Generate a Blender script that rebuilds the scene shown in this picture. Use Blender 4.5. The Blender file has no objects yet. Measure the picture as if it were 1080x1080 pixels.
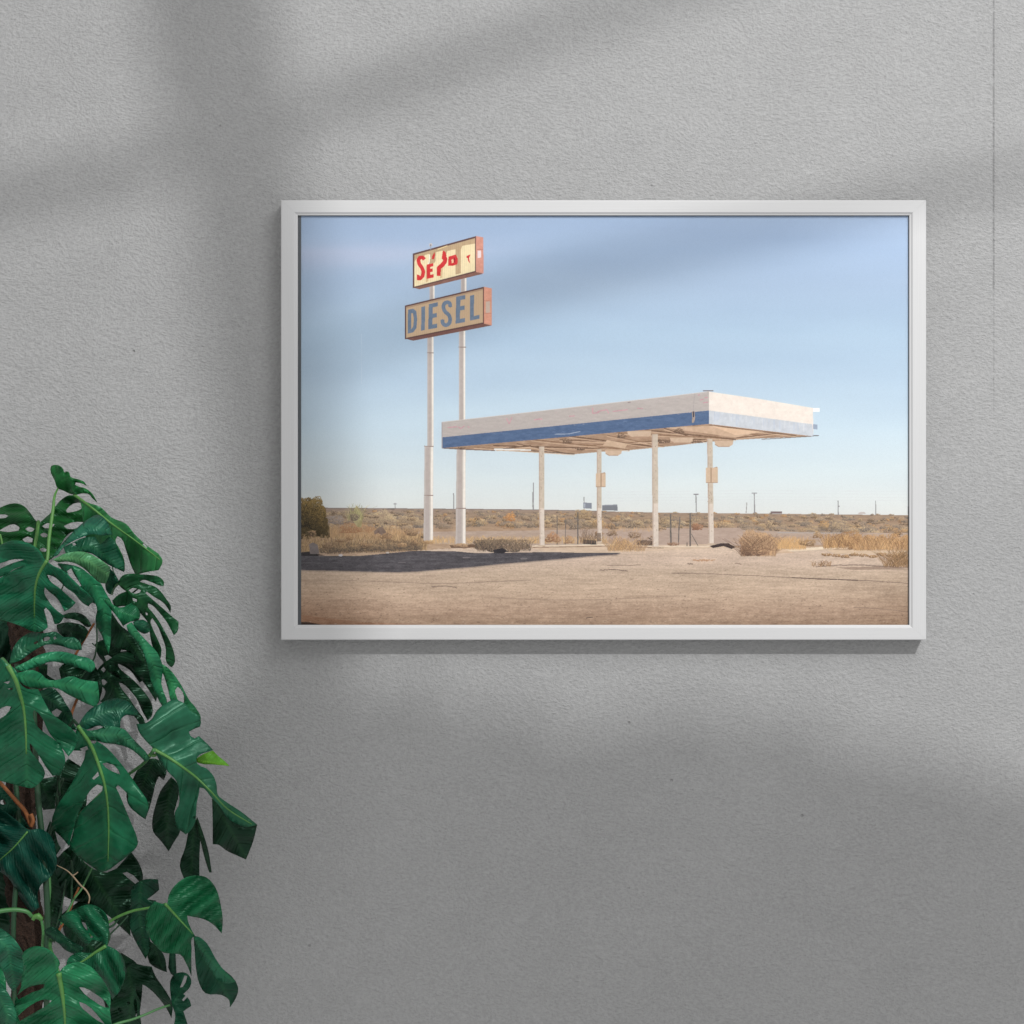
import bpy, bmesh, math, random
import numpy as np
from mathutils import Vector
from mathutils.geometry import delaunay_2d_cdt

random.seed(7)
rng = np.random.default_rng(11)
scene = bpy.context.scene
COL = scene.collection
PX = 0.002            # metres on the wall per photograph pixel
CAM = 4.0             # distance of the camera from the wall


def W(x, y, d=0.0):
    """photograph pixel -> point standing d metres in front of the wall"""
    k = (CAM - d) / CAM
    return Vector(((x - 540) * PX * k, -d, (540 - y) * PX * k))


# ------------------------------------------------------------------ helpers
def mat(name):
    m = bpy.data.materials.new(name)
    m.use_nodes = True
    nt = m.node_tree
    return m, nt, nt.nodes['Principled BSDF'], nt.nodes['Material Output']


def N(nt, kind, **kw):
    n = nt.nodes.new(kind)
    for k, v in kw.items():
        if k in n.inputs:
            n.inputs[k].default_value = v
        else:
            setattr(n, k, v)
    return n


def math_node(nt, op, a, b=None, c=None, clamp=False):
    n = nt.nodes.new('ShaderNodeMath')
    n.operation = op
    n.use_clamp = clamp
    for i, v in enumerate((a, b, c)):
        if v is None:
            continue
        if isinstance(v, (int, float)):
            n.inputs[i].default_value = v
        else:
            nt.links.new(v, n.inputs[i])
    return n.outputs[0]


def smooth_mask(nt, v, lo, hi):
    n = nt.nodes.new('ShaderNodeMapRange')
    n.interpolation_type = 'SMOOTHSTEP'
    nt.links.new(v, n.inputs[0])
    n.inputs[1].default_value = lo
    n.inputs[2].default_value = hi
    return n.outputs[0]


def link_mesh(name, verts, faces, m, parent=None, smooth=False):
    me = bpy.data.meshes.new(name)
    me.from_pydata([tuple(v) for v in verts], [], faces)
    me.update()
    if smooth:
        me.polygons.foreach_set('use_smooth', [True] * len(me.polygons))
    me.materials.append(m)
    o = bpy.data.objects.new(name, me)
    COL.objects.link(o)
    if parent:
        o.parent = parent
        o.matrix_parent_inverse = parent.matrix_world.inverted()
    return o


def thing(name, loc, label, cat, group=None):
    o = bpy.data.objects.new(name, None)
    o.empty_display_size = 0.1
    o.location = loc
    COL.objects.link(o)
    o['label'] = label
    o['category'] = cat
    if group:
        o['group'] = group
    bpy.context.view_layer.update()
    return o


def box(verts, faces, x0, x1, y0, y1, z0, z1):
    b = len(verts)
    verts += [(x0, y0, z0), (x1, y0, z0), (x1, y1, z0), (x0, y1, z0),
              (x0, y0, z1), (x1, y0, z1), (x1, y1, z1), (x0, y1, z1)]
    faces += [(b, b+3, b+2, b+1), (b+4, b+5, b+6, b+7), (b, b+1, b+5, b+4),
              (b+1, b+2, b+6, b+5), (b+2, b+3, b+7, b+6), (b+3, b, b+4, b+7)]


def catmull(pts, n=4, closed=False):
    """smooth curve through pts; sharp turns stay sharp"""
    P = [np.array(p, float) for p in pts]
    m = len(P)
    out = []
    last = m if closed else m - 1
    for i in range(last):
        if closed:
            p0, p1, p2, p3 = P[i-1], P[i], P[(i+1) % m], P[(i+2) % m]
        else:
            p1, p2 = P[i], P[i+1]
            p0 = P[i-1] if i else 2*p1 - p2
            p3 = P[i+2] if i + 2 < m else 2*p2 - p1
        L = np.linalg.norm(p2 - p1)

        def tang(a, b, c):
            u, v = b - a, c - b
            lu, lv = np.linalg.norm(u), np.linalg.norm(v)
            if lu < 1e-9 or lv < 1e-9:
                return np.zeros_like(b)
            u, v = u / lu, v / lv
            cs = float(np.dot(u, v))
            if cs < 0.55:
                return None
            t = u * lv + v * lu
            return t / max(np.linalg.norm(t), 1e-9)
        t1, t2 = tang(p0, p1, p2), tang(p1, p2, p3)
        d = (p2 - p1)
        t1 = d if t1 is None else t1 * L
        t2 = d if t2 is None else t2 * L
        for k in range(n):
            t = k / n
            h = (2*t**3-3*t**2+1)*p1 + (t**3-2*t**2+t)*t1 + (-2*t**3+3*t**2)*p2 + (t**3-t**2)*t2
            out.append(h)
    if not closed:
        out.append(P[-1])
    return out


def inside(px, py, poly):
    """even-odd test, vectorised"""
    r = np.zeros(px.shape, bool)
    x = [p[0] for p in poly]
    y = [p[1] for p in poly]
    j = len(poly) - 1
    for i in range(len(poly)):
        if y[i] != y[j]:
            c = ((y[i] > py) != (y[j] > py)) & (px < (x[j]-x[i])*(py-y[i])/(y[j]-y[i]) + x[i])
            r ^= c
        j = i
    return r


def tube(verts, faces, pts, radii, seg=8, cap=True):
    P = [Vector(p) for p in pts]
    base = len(verts)
    up = Vector((0, -1, 0))
    n = len(P)
    for i, p in enumerate(P):
        t = (P[min(i+1, n-1)] - P[max(i-1, 0)]).normalized()
        a = t.cross(up)
        if a.length < 1e-4:
            a = t.cross(Vector((1, 0, 0)))
        a.normalize()
        b = a.cross(t).normalized()
        for k in range(seg):
            an = 2*math.pi*k/seg
            verts.append(p + (a*math.cos(an) + b*math.sin(an)) * radii[i])
    for i in range(n-1):
        for k in range(seg):
            k2 = (k+1) % seg
            faces.append((base+i*seg+k, base+i*seg+k2, base+(i+1)*seg+k2, base+(i+1)*seg+k))
    if cap:
        faces.append(tuple(base+k for k in range(seg))[::-1])
        faces.append(tuple(base+(n-1)*seg+k for k in range(seg)))


# ------------------------------------------------------------------ materials
def wall_material():
    m, nt, bs, out = mat('painted_stucco')
    L = nt.links
    tc = N(nt, 'ShaderNodeTexCoord')
    mp = N(nt, 'ShaderNodeMapping')
    mp.inputs['Scale'].default_value = (0.68, 1, 1.0)
    mp.inputs['Rotation'].default_value = (0, math.radians(-14), 0)
    wrp = N(nt, 'ShaderNodeTexNoise', Scale=5.0, Detail=2.0)
    L.new(tc.outputs['Object'], wrp.inputs['Vector'])
    wv = N(nt, 'ShaderNodeVectorMath', operation='MULTIPLY_ADD')
    L.new(wrp.outputs['Color'], wv.inputs[0])
    wv.inputs[1].default_value = (0.05, 0.05, 0.05)
    L.new(tc.outputs['Object'], wv.inputs[2])
    L.new(wv.outputs[0], mp.inputs['Vector'])
    fine = N(nt, 'ShaderNodeTexNoise', Scale=185.0, Detail=5.0, Roughness=0.66)
    L.new(mp.outputs[0], fine.inputs['Vector'])
    mid = N(nt, 'ShaderNodeTexNoise', Scale=42.0, Detail=3.0, Roughness=0.5)
    L.new(mp.outputs[0], mid.inputs['Vector'])
    ridge = N(nt, 'ShaderNodeTexNoise', Scale=70.0, Detail=3.0, Roughness=0.5, noise_dimensions='3D')
    ridge.noise_type = 'RIDGED_MULTIFRACTAL'
    L.new(mp.outputs[0], ridge.inputs['Vector'])
    # how strong the grain is changes slowly over the wall
    patch = N(nt, 'ShaderNodeTexNoise', Scale=3.0, Detail=3.0)
    L.new(tc.outputs['Object'], patch.inputs['Vector'])
    pm = smooth_mask(nt, patch.outputs[0], 0.3, 0.7)
    h = math_node(nt, 'MULTIPLY', fine.outputs[0], 1.0)
    h = math_node(nt, 'MULTIPLY_ADD', mid.outputs[0], 0.30, h)
    rr = math_node(nt, 'MULTIPLY', ridge.outputs[0], math_node(nt, 'MULTIPLY_ADD', pm, 0.12, 0.03))
    h = math_node(nt, 'ADD', h, rr)
    # small pits
    vor = N(nt, 'ShaderNodeTexVoronoi', Scale=22.0)
    L.new(wv.outputs[0], vor.inputs['Vector'])
    sep = N(nt, 'ShaderNodeSeparateColor')
    pick = math_node(nt, 'GREATER_THAN', sep.outputs[0], 0.95)
    L.new(vor.outputs['Color'], sep.inputs[0])
    pit = math_node(nt, 'SUBTRACT', 1.0, smooth_mask(nt, vor.outputs['Distance'], 0.03, 0.075))
    pit = math_node(nt, 'MULTIPLY', pit, pick)
    h = math_node(nt, 'MULTIPLY_ADD', pit, -0.7, h)
    # thin vertical joint of the plaster near the right edge
    xyz = N(nt, 'ShaderNodeSeparateXYZ')
    L.new(tc.outputs['Object'], xyz.inputs[0])
    jn = N(nt, 'ShaderNodeTexNoise', Scale=60.0, Detail=2.0)
    L.new(tc.outputs['Object'], jn.inputs['Vector'])
    jx = math_node(nt, 'MULTIPLY_ADD', math_node(nt, 'SUBTRACT', jn.outputs[0], 0.5), 0.0018, xyz.outputs[0])
    dx = math_node(nt, 'ABSOLUTE', math_node(nt, 'SUBTRACT', jx, (1047.8-540)*PX))
    line = math_node(nt, 'SUBTRACT', 1.0, smooth_mask(nt, dx, 0.0006, 0.0024))
    top = smooth_mask(nt, xyz.outputs[2], (540-316)*PX, (540-300)*PX)
    low = math_node(nt, 'MULTIPLY', smooth_mask(nt, xyz.outputs[2], (540-450)*PX, (540-430)*PX), 0.4)
    line = math_node(nt, 'MULTIPLY', line, math_node(nt, 'MAXIMUM', top, low))
    line = math_node(nt, 'MULTIPLY', line, smooth_mask(nt, jn.outputs[0], 0.25, 0.5))
    h = math_node(nt, 'MULTIPLY_ADD', line, -0.3, h)
    bump = N(nt, 'ShaderNodeBump', Strength=1.0, Distance=0.0050)
    L.new(h, bump.inputs['Height'])
    L.new(bump.outputs[0], bs.inputs['Normal'])
    # paint colour: faint cloudiness, darker pits, dirt in the joint
    cl = N(nt, 'ShaderNodeTexNoise', Scale=1.6, Detail=5.0, Roughness=0.6)
    L.new(tc.outputs['Object'], cl.inputs['Vector'])
    v = math_node(nt, 'MULTIPLY_ADD', cl.outputs[0], 0.08, 0.325)
    v = math_node(nt, 'MULTIPLY_ADD', math_node(nt, 'SUBTRACT', fine.outputs[0], 0.5), 0.22, v)
    v = math_node(nt, 'MULTIPLY', v, math_node(nt, 'MULTIPLY_ADD', line, -0.26, 1.0))
    v = math_node(nt, 'MULTIPLY', v, math_node(nt, 'MULTIPLY_ADD', pit, -0.12, 1.0))
    cc = N(nt, 'ShaderNodeCombineColor')
    for i in range(3):
        L.new(v, cc.inputs[i])
    L.new(cc.outputs[0], bs.inputs['Base Color'])
    bs.inputs['Roughness'].default_value = 0.85
    bs.inputs['Specular IOR Level'].default_value = 0.25
    return m


def frame_material():
    m, nt, bs, out = mat('white_lacquered_wood')
    L = nt.links
    tc = N(nt, 'ShaderNodeTexCoord')
    mp = N(nt, 'ShaderNodeMapping')
    mp.inputs['Scale'].default_value = (1, 1, 1)
    L.new(tc.outputs['UV'], mp.inputs[0])
    mp.inputs['Scale'].default_value = (3, 420, 1)
    n = N(nt, 'ShaderNodeTexNoise', Scale=1.0, Detail=4.0)
    L.new(mp.outputs[0], n.inputs['Vector'])
    v = math_node(nt, 'MULTIPLY_ADD', n.outputs[0], 0.05, 0.51)
    cc = N(nt, 'ShaderNodeCombineColor')
    L.new(v, cc.inputs[0])
    L.new(v, cc.inputs[1])
    L.new(math_node(nt, 'MULTIPLY', v, 1.005), cc.inputs[2])
    L.new(cc.outputs[0], bs.inputs['Base Color'])
    b = N(nt, 'ShaderNodeBump', Strength=0.4, Distance=0.0006)
    L.new(n.outputs[0], b.inputs['Height'])
    L.new(b.outputs[0], bs.inputs['Normal'])
    bs.inputs['Roughness'].default_value = 0.45
    return m


def leaf_material():
    """glossy leaf; leaf_tint = leaf colour with some shade and highlight put in, UV = (along the midrib, across)"""
    m, nt, bs, out = mat('glossy_leaf')
    L = nt.links
    at = N(nt, 'ShaderNodeAttribute', attribute_name='leaf_tint')
    uv = N(nt, 'ShaderNodeUVMap')
    s = N(nt, 'ShaderNodeSeparateXYZ')
    L.new(uv.outputs[0], s.inputs[0])
    ab = math_node(nt, 'ABSOLUTE', s.outputs[1])
    ph = math_node(nt, 'MULTIPLY_ADD', ab, -0.62, s.outputs[0])
    tc = N(nt, 'ShaderNodeTexCoord')
    wn = N(nt, 'ShaderNodeTexNoise', Scale=14.0, Detail=2.0)
    L.new(tc.outputs['Object'], wn.inputs['Vector'])
    ph = math_node(nt, 'MULTIPLY_ADD', wn.outputs[0], 0.10, ph)
    fr = math_node(nt, 'PINGPONG', math_node(nt, 'MULTIPLY', ph, 6.0), 0.5)
    vein = math_node(nt, 'SUBTRACT', 1.0, smooth_mask(nt, fr, 0.0, 0.085))
    fr2 = math_node(nt, 'PINGPONG', math_node(nt, 'MULTIPLY', ph, 18.0), 0.5)
    groove = smooth_mask(nt, fr2, 0.0, 0.5)
    rib = math_node(nt, 'SUBTRACT', 1.0, smooth_mask(nt, ab, 0.0, 0.05))
    mot = N(nt, 'ShaderNodeTexNoise', Scale=20.0, Detail=4.0, Roughness=0.6)
    L.new(tc.outputs['Object'], mot.inputs['Vector'])
    k = math_node(nt, 'MULTIPLY_ADD', mot.outputs[0], 1.9, 0.02)
    k = math_node(nt, 'MULTIPLY_ADD', groove, 0.12, k)
    mul = N(nt, 'ShaderNodeVectorMath', operation='SCALE')
    L.new(at.outputs['Color'], mul.inputs[0])
    L.new(k, mul.inputs['Scale'])
    mix = N(nt, 'ShaderNodeMix', data_type='RGBA')
    amt = math_node(nt, 'MULTIPLY_ADD', vein, 0.15, math_node(nt, 'MULTIPLY', rib, 0.35), clamp=True)
    L.new(amt, mix.inputs[0])
    L.new(mul.outputs[0], mix.inputs[6])
    pale = N(nt, 'ShaderNodeVectorMath', operation='MULTIPLY_ADD')
    L.new(at.outputs['Color'], pale.inputs[0])
    pale.inputs[1].default_value = (2.2, 1.7, 1.5)
    pale.inputs[2].default_value = (0.012, 0.03, 0.010)
    L.new(pale.outputs[0], mix.inputs[7])
    L.new(mix.outputs[2], bs.inputs['Base Color'])
    hgt = math_node(nt, 'MULTIPLY_ADD', groove, 0.35, math_node(nt, 'MULTIPLY', vein, -1.0))
    hgt = math_node(nt, 'MULTIPLY_ADD', mot.outputs[0], 2.2, hgt)
    b = N(nt, 'ShaderNodeBump', Strength=0.6, Distance=0.0016)
    L.new(hgt, b.inputs['Height'])
    L.new(b.outputs[0], bs.inputs['Normal'])
    bs.inputs['Roughness'].default_value = 0.35
    bs.inputs['Specular Tint'].default_value = (0.55, 1.0, 0.75, 1)
    bs.inputs['Specular IOR Level'].default_value = 0.36
    # light coming through the blade
    tr = N(nt, 'ShaderNodeBsdfTranslucent')
    tm = N(nt, 'ShaderNodeVectorMath', operation='MULTIPLY')
    L.new(mul.outputs[0], tm.inputs[0])
    tm.inputs[1].default_value = (1.6, 1.3, 0.35)
    L.new(tm.outputs[0], tr.inputs['Color'])
    ms = N(nt, 'ShaderNodeMixShader')
    ms.inputs[0].default_value = 0.14
    L.new(bs.outputs[0], ms.inputs[1])
    L.new(tr.outputs[0], ms.inputs[2])
    L.new(ms.outputs[0], out.inputs[0])
    return m


def plain(name, col, rough=0.6, noise=0.3, scale=60, bump=0.0):
    m, nt, bs, out = mat(name)
    L = nt.links
    tc = N(nt, 'ShaderNodeTexCoord')
    n = N(nt, 'ShaderNodeTexNoise', Scale=scale, Detail=5.0, Roughness=0.65)
    L.new(tc.outputs['Object'], n.inputs['Vector'])
    mx = N(nt, 'ShaderNodeMix', data_type='RGBA')
    L.new(n.outputs[0], mx.inputs[0])
    mx.inputs[6].default_value = (*[c*(1-noise) for c in col], 1)
    mx.inputs[7].default_value = (*[min(1, c*(1+noise)) for c in col], 1)
    L.new(mx.outputs[2], bs.inputs['Base Color'])
    bs.inputs['Roughness'].default_value = rough
    if bump:
        b = N(nt, 'ShaderNodeBump', Strength=1.0, Distance=bump)
        L.new(n.outputs[0], b.inputs['Height'])
        L.new(b.outputs[0], bs.inputs['Normal'])
    return m


M_WALL = wall_material()
M_FRAME = frame_material()
M_LEAF = leaf_material()
M_RIB = plain('pale_green_midrib', (0.07, 0.20, 0.04), 0.5, 0.4, 90)
M_PET = plain('green_petiole', (0.05, 0.17, 0.05), 0.45, 0.4, 40)
M_PET_DK = plain('dark_green_petiole', (0.012, 0.05, 0.02), 0.5, 0.5, 40)
M_BROWN = plain('orange_brown_aerial_root', (0.22, 0.075, 0.02), 0.7, 0.6, 60, 0.002)
M_POLE = plain('brown_coir_fibre', (0.045, 0.022, 0.012), 0.95, 0.9, 180, 0.012)
M_ROOT = plain('pale_dry_root', (0.30, 0.22, 0.14), 0.8, 0.3, 80)

# ------------------------------------------------------------------ the wall
v, f = [], []
box(v, f, -5, 5, 0.0, 0.25, -3.2, 4.5)
wall = link_mesh('wall', v, f, M_WALL)
wall['kind'] = 'structure'
wall['label'] = 'grey painted stucco wall with a thin vertical joint'
wall['category'] = 'wall'

# ------------------------------------------------------------------ ink of the print, painted pixel by pixel
PX0, PX1, PY0, PY1 = 312.0, 961.5, 225.0, 661.0
SS = 3
PW, PH = int((PX1-PX0)*SS), int((PY1-PY0)*SS)
yy, xx = np.mgrid[0:PH, 0:PW].astype(np.float32)
XX = xx/SS + PX0
YY = yy/SS + PY0


def vnoise(sx, sy, seed=0, octs=4, pers=0.5):
    """value noise, sx / sy = feature size in photograph pixels; mean 0, about -1..1"""
    r = np.random.default_rng(seed)
    out = np.zeros((PH, PW), np.float32)
    a, tot = 1.0, 0.0
    for o in range(octs):
        cx, cy = max(sx*SS/2**o, 1.0), max(sy*SS/2**o, 1.0)
        gw, gh = int(PW/cx)+3, int(PH/cy)+3
        g = r.random((gh, gw)).astype(np.float32)*2-1
        ux, uy = np.arange(PW)/cx, np.arange(PH)/cy
        ix, iy = ux.astype(int), uy.astype(int)
        fx, fy = ux-ix, uy-iy
        fx, fy = fx*fx*(3-2*fx), fy*fy*(3-2*fy)
        rows = g[iy]*(1-fy)[:, None] + g[iy+1]*fy[:, None]
        out += a*(rows[:, ix]*(1-fx) + rows[:, ix+1]*fx)
        tot += a
        a *= pers
    return out/tot*1.6


def ramp(v, stops):
    xs = [s[0] for s in stops]
    return np.stack([np.interp(v, xs, [s[1][i] for s in stops]) for i in range(3)], -1).astype(np.float32)


A = ramp(YY, [(225, (162, 182, 209)), (262, (166, 187, 213)), (300, (170, 190, 213)), (350, (177, 199, 219)), (400, (187, 207, 224)),
              (450, (203, 220, 231)), (500, (217, 227, 230)), (540, (226, 228, 225))])
A[..., :] *= (1 - 0.03*np.clip((430-XX)/120, 0, 1))[..., None]
n1 = vnoise(170, 26, 1, 3)
A += (n1*2.6)[..., None]*np.array([1.1, 1.0, 0.7])
# thin high cloud, then a faint darker band, both rising gently to the right
band = np.exp(-((YY-(272-0.05*(XX-330)))/13)**2)*np.clip(1-(XX-330)/260, 0, 1)
A += (band*(17+7*n1))[..., None]*np.array([1.0, 0.45, 0.25])
band = np.exp(-((YY-(300-0.22*(XX-560)))/26)**2)*np.clip((XX-480)/80, 0, 1)*np.clip(1-(XX-560)/330, 0, 1)
A -= (band*4)[..., None]
A += (np.clip((XX-820)/140, 0, 1)*np.clip((330-YY)/90, 0, 1)*8)[..., None]


def noisecol(col, amp, nz):
    return np.array(col, np.float32)[None, None, :] + (nz*amp)[..., None]


def poly(pts, col, amp=0, nz=None, alpha=1.0):
    xs = [p[0] for p in pts]
    ys = [p[1] for p in pts]
    i0, i1 = max(int((min(xs)-PX0)*SS)-1, 0), min(int((max(xs)-PX0)*SS)+2, PW)
    j0, j1 = max(int((min(ys)-PY0)*SS)-1, 0), min(int((max(ys)-PY0)*SS)+2, PH)
    if i1 <= i0 or j1 <= j0:
        return
    sl = (slice(j0, j1), slice(i0, i1))
    m = inside(XX[sl]+0.5/SS, YY[sl]+0.5/SS, pts)
    c = np.array(col, np.float32)[None, :]
    if nz is not None:
        c = c + (nz[sl][m]*amp)[:, None]
    reg = A[sl]
    reg[m] = reg[m]*(1-alpha) + c*alpha


def thick(pts, w, col, amp=0, nz=None, alpha=1.0):
    """polyline of width w (number or one per point) drawn as quads and discs"""
    if isinstance(w, (int, float)):
        w = [w]*len(pts)
    for (a, b, wa, wb) in zip(pts[:-1], pts[1:], w[:-1], w[1:]):
        dx, dy = b[0]-a[0], b[1]-a[1]
        L = math.hypot(dx, dy) or 1
        nx, ny = -dy/L, dx/L
        poly([(a[0]+nx*wa/2, a[1]+ny*wa/2), (b[0]+nx*wb/2, b[1]+ny*wb/2), (b[0]-nx*wb/2, b[1]-ny*wb/2), (a[0]-nx*wa/2, a[1]-ny*wa/2)],
             col, amp, nz, alpha)
    if max(w) > 1.2:
        for p, ww in list(zip(pts, w))[1:-1]:
            poly([(p[0]+ww/2*math.cos(t*math.pi/4), p[1]+ww/2*math.sin(t*math.pi/4)) for t in range(8)], col, amp, nz, alpha)


def blades(x0, x1, yb, h, n, cols, lean=0.35, seed=0, w=0.45):
    """n grass blades rooted between x0 and x1 on the line yb(x)"""
    r = random.Random(seed)
    for _ in range(n):
        x = r.uniform(x0, x1)
        y = (yb(x) if callable(yb) else yb) + r.uniform(-1.5, 1.0)
        hh = h*r.uniform(0.4, 1.1)
        dx = r.gauss(0, lean)*hh
        c = r.choice(cols)
        k = r.uniform(0.85, 1.1)
        xs = np.linspace(0, 1, int(hh*SS*1.4)+2)
        px = ((x + dx*xs**1.5 - PX0)*SS).astype(int)
        py = ((y - hh*xs - PY0)*SS).astype(int)
        ok = (px > 0) & (px < PW-1) & (py > 0) & (py < PH)
        px, py = px[ok], py[ok]
        A[py, px] = A[py, px]*0.35 + np.array(c)*k*0.65
        if w > 0.5:
            A[py, px+1] = A[py, px+1]*0.5 + np.array(c)*k*0.5


def shrub(cx, cy, rx, ry, dark, lite, seed=0, n=None, spiky=0.0):
    """a bush: dark body, then many flecks, lighter towards its sunlit upper right"""
    r = np.random.default_rng(seed)
    n = n or int(rx*ry*7)+12
    th = r.random(n)*2*np.pi
    rr = np.sqrt(r.random(n))
    u, v = rr*np.cos(th), rr*np.sin(th)
    v = np.where(v > 0.55, 0.55, v)
    lobes = 1+0.16*np.sin(th*3+seed)+0.09*np.sin(th*7+seed*2)
    px = ((cx+u*rx*lobes-PX0)*SS).astype(int)
    py = ((cy+v*ry*lobes-PY0)*SS).astype(int)
    k = np.clip(0.45-0.55*v+0.25*u+r.normal(0, 0.28, n), 0, 1)[:, None]
    c = np.array(dark)*(1-k)+np.array(lite)*k
    for du in range(-1, 2):
        for dv in range(-1, 2):
            if du and dv and r.random() < 0.5:
                continue
            ok = (px+du > 0) & (px+du < PW) & (py+dv > 0) & (py+dv < PH)
            A[py[ok]+dv, px[ok]+du] = A[py[ok]+dv, px[ok]+du]*0.3+c[ok]*0.7


fine = vnoise(1.3, 0.8, 5, 2)
rough = vnoise(6, 1.6, 6, 4, 0.6)
broad = vnoise(60, 9, 7, 4)
mott = vnoise(3, 3, 8, 3)

# far plain
hor = np.interp(XX[0], [312, 420, 560, 700, 961], [535.2, 536.2, 537.3, 540.5, 543.2])
far = YY > hor[None, :]
c = ramp(YY, [(535, (156, 138, 126)), (545, (164, 140, 118)), (560, (180, 152, 126)), (600, (188, 162, 138))])
A[far] = (c + (rough*14)[..., None]*np.array([1, .95, .85]))[far]
thick([(314, 535.6), (440, 536.6), (560, 537.6), (640, 539.2)], 0.7, (135, 122, 118))
r = random.Random(3)
TAN = [(196, 170, 138), (184, 160, 134), (172, 152, 132), (200, 172, 134), (212, 186, 150), (164, 146, 128)]
DRK = [(120, 104, 90), (104, 92, 82), (128, 108, 88), (108, 100, 94)]
rows = []
for k in range(620):
    t = r.random()
    y = 539.0 + t**1.15*21
    x = r.uniform(312, 962)
    y += (x-560)*0.010
    if x < 360:
        y += 2
    rows.append((y, x, t))
for (y, x, t) in sorted(rows):
    s = 0.8 + t*2.6
    if 430 < x < 760 and y > 556:
        continue
    if r.random() < 0.10:
        lit, drk = (208, 166, 116), (140, 108, 82)
    else:
        lit, drk = r.choice(TAN), r.choice(DRK)
    shrub(x, y, s*r.uniform(1.5, 3.2), s*r.uniform(0.8, 1.3), drk, lit, seed=r.randrange(9999))
for k in range(14):
    x = r.uniform(430, 960)
    shrub(x, 552+(x-560)*0.01, r.uniform(5, 10), r.uniform(3.5, 5.5), r.choice(DRK), (214, 186, 146) if k % 3 else (218, 176, 122), seed=k+70)
shrub(538, 546, 6, 5.5, (165, 112, 70), (226, 170, 110), seed=5)
shrub(615, 543, 9, 6, (130, 108, 84), (200, 172, 130), seed=9)
# road behind the station
poly([(430, 561), (560, 559.5), (700, 556.5), (880, 562), (961, 562), (961, 566), (880, 575), (700, 576), (560, 575), (430, 573)],
     (184, 163, 148), 9, rough)
poly([(640, 558.5), (780, 556.5), (800, 575), (640, 577)], (186, 164, 150), 7, rough)
thick([(820, 561.8), (905, 562.4)], 0.9, (178, 170, 165))
blades(430, 640, 573, 7, 900, [(214, 176, 124), (205, 168, 120), (222, 186, 136)], 0.4, 1)
blades(640, 700, 560, 5, 120, [(200, 165, 125), (214, 176, 130)], 0.4, 2)
# distant things on the horizon
for (x, y0, y1, w) in ((478.3, 520, 537, 1.0), (562.4, 509, 538, 0.9), (561.6, 519, 538, 0.7), (733.9, 520.8, 540, 1.1), (795.4, 519.8, 541.5, 1.2), (883.7, 528, 543, 1.1),
                       (923.3, 528, 543, 0.9), (615.8, 524, 537, 0.8), (416.5, 530.5, 536, 0.8)):
    thick([(x, y0), (x+0.3, y1)], w, (148, 145, 146))
thick([(787.6, 530), (786.8, 541)], 0.9, (165, 160, 158))
thick([(731.2, 521.3), (736.8, 521.3)], 1.2, (138, 135, 138))
thick([(792.6, 520.2), (798.2, 520.2)], 1.2, (138, 135, 138))
thick([(415, 531.5), (418.5, 531.5)], 1.0, (160, 158, 160))
thick([(884.2, 534), (885.2, 534)], 1.6, (140, 138, 140))
for yb in (517.5, 520.5, 524, 527):
    thick([(640, yb+1.5), (733, yb+0.4), (795, yb), (960, yb+0.8)], 0.4, (214, 214, 216), alpha=0.5)
poly([(615, 530), (624, 530.4), (624, 536.6), (615, 536)], (138, 142, 152))
poly([(615.5, 531), (617.5, 531), (617.5, 535.5), (615.5, 535.5)], (170, 175, 184))
poly([(635, 532.6), (651, 532), (651.5, 538.6), (635, 538.2)], (128, 130, 136))
poly([(635, 532.6), (651, 532), (651, 533), (635, 533.5)], (150, 152, 160))
poly([(812.8, 539.3), (824.8, 539.3), (824.8, 541.8), (812.8, 541.8)], (125, 108, 108))
poly([(905, 541), (908, 540), (912, 540.2), (913, 542), (905, 542.3)], (200, 190, 186))
poly([(957.4, 534), (960.5, 534), (960.5, 542), (957.4, 542)], (90, 88, 92))
thick([(409, 536.6), (416, 536.9)], 0.9, (95, 85, 85))

# rough ground at the left behind the grass
blades(314, 445, lambda x: 566+(x-314)*0.03, 12, 1500, [(196, 160, 118), (180, 144, 106), (168, 138, 108), (206, 172, 128)], 0.35, 3)
shrub(402, 548, 20, 8, (140, 120, 100), (208, 186, 150), seed=31)
shrub(432, 550, 14, 6, (132, 112, 92), (204, 180, 146), seed=32)
shrub(375, 558, 18, 6, (150, 108, 78), (190, 150, 112), seed=33)
shrub(352, 549, 12, 5, (128, 116, 112), (172, 160, 150), seed=36)
poly([(368, 543), (372, 540), (376, 533), (380, 538), (383, 545), (381, 556), (377, 556)], (172, 160, 120), 16, mott)
blades(366, 384, 548, 15, 50, [(170, 165, 112), (210, 196, 150), (150, 146, 104)], 0.5, 35)
shrub(374, 546, 5, 4.5, (105, 92, 84), (150, 132, 112), seed=34)
poly([(394.5, 560), (399, 557), (403, 555), (408, 562), (414, 564), (413, 566), (404, 566), (399, 562), (395, 564)], (128, 108, 96), 12, mott)
for cxx, cyy, a, b in ((331, 552, 16, 28), (322, 545, 14, 20), (338, 560, 10, 12), (318, 560, 14, 14)):
    shrub(cxx, cyy, a*0.95, b*0.95 if b < 20 else b*0.62, (46, 38, 24), (140, 114, 66), seed=cxx, n=int(a*b*9))
poly([(314, 530.5), (320, 530), (328, 530), (336, 534), (342, 541), (347.5, 556), (348, 565), (338, 566), (325, 564), (314, 563)], (66, 56, 36), 22, mott, 0.5)
shrub(319, 537, 10, 13, (44, 36, 24), (150, 122, 72), seed=98, n=1500)
shrub(331, 533, 8, 8, (44, 36, 24), (150, 122, 72), seed=97, n=600)
shrub(328, 546, 17, 20, (40, 34, 22), (156, 128, 74), seed=99, n=2600)
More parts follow.
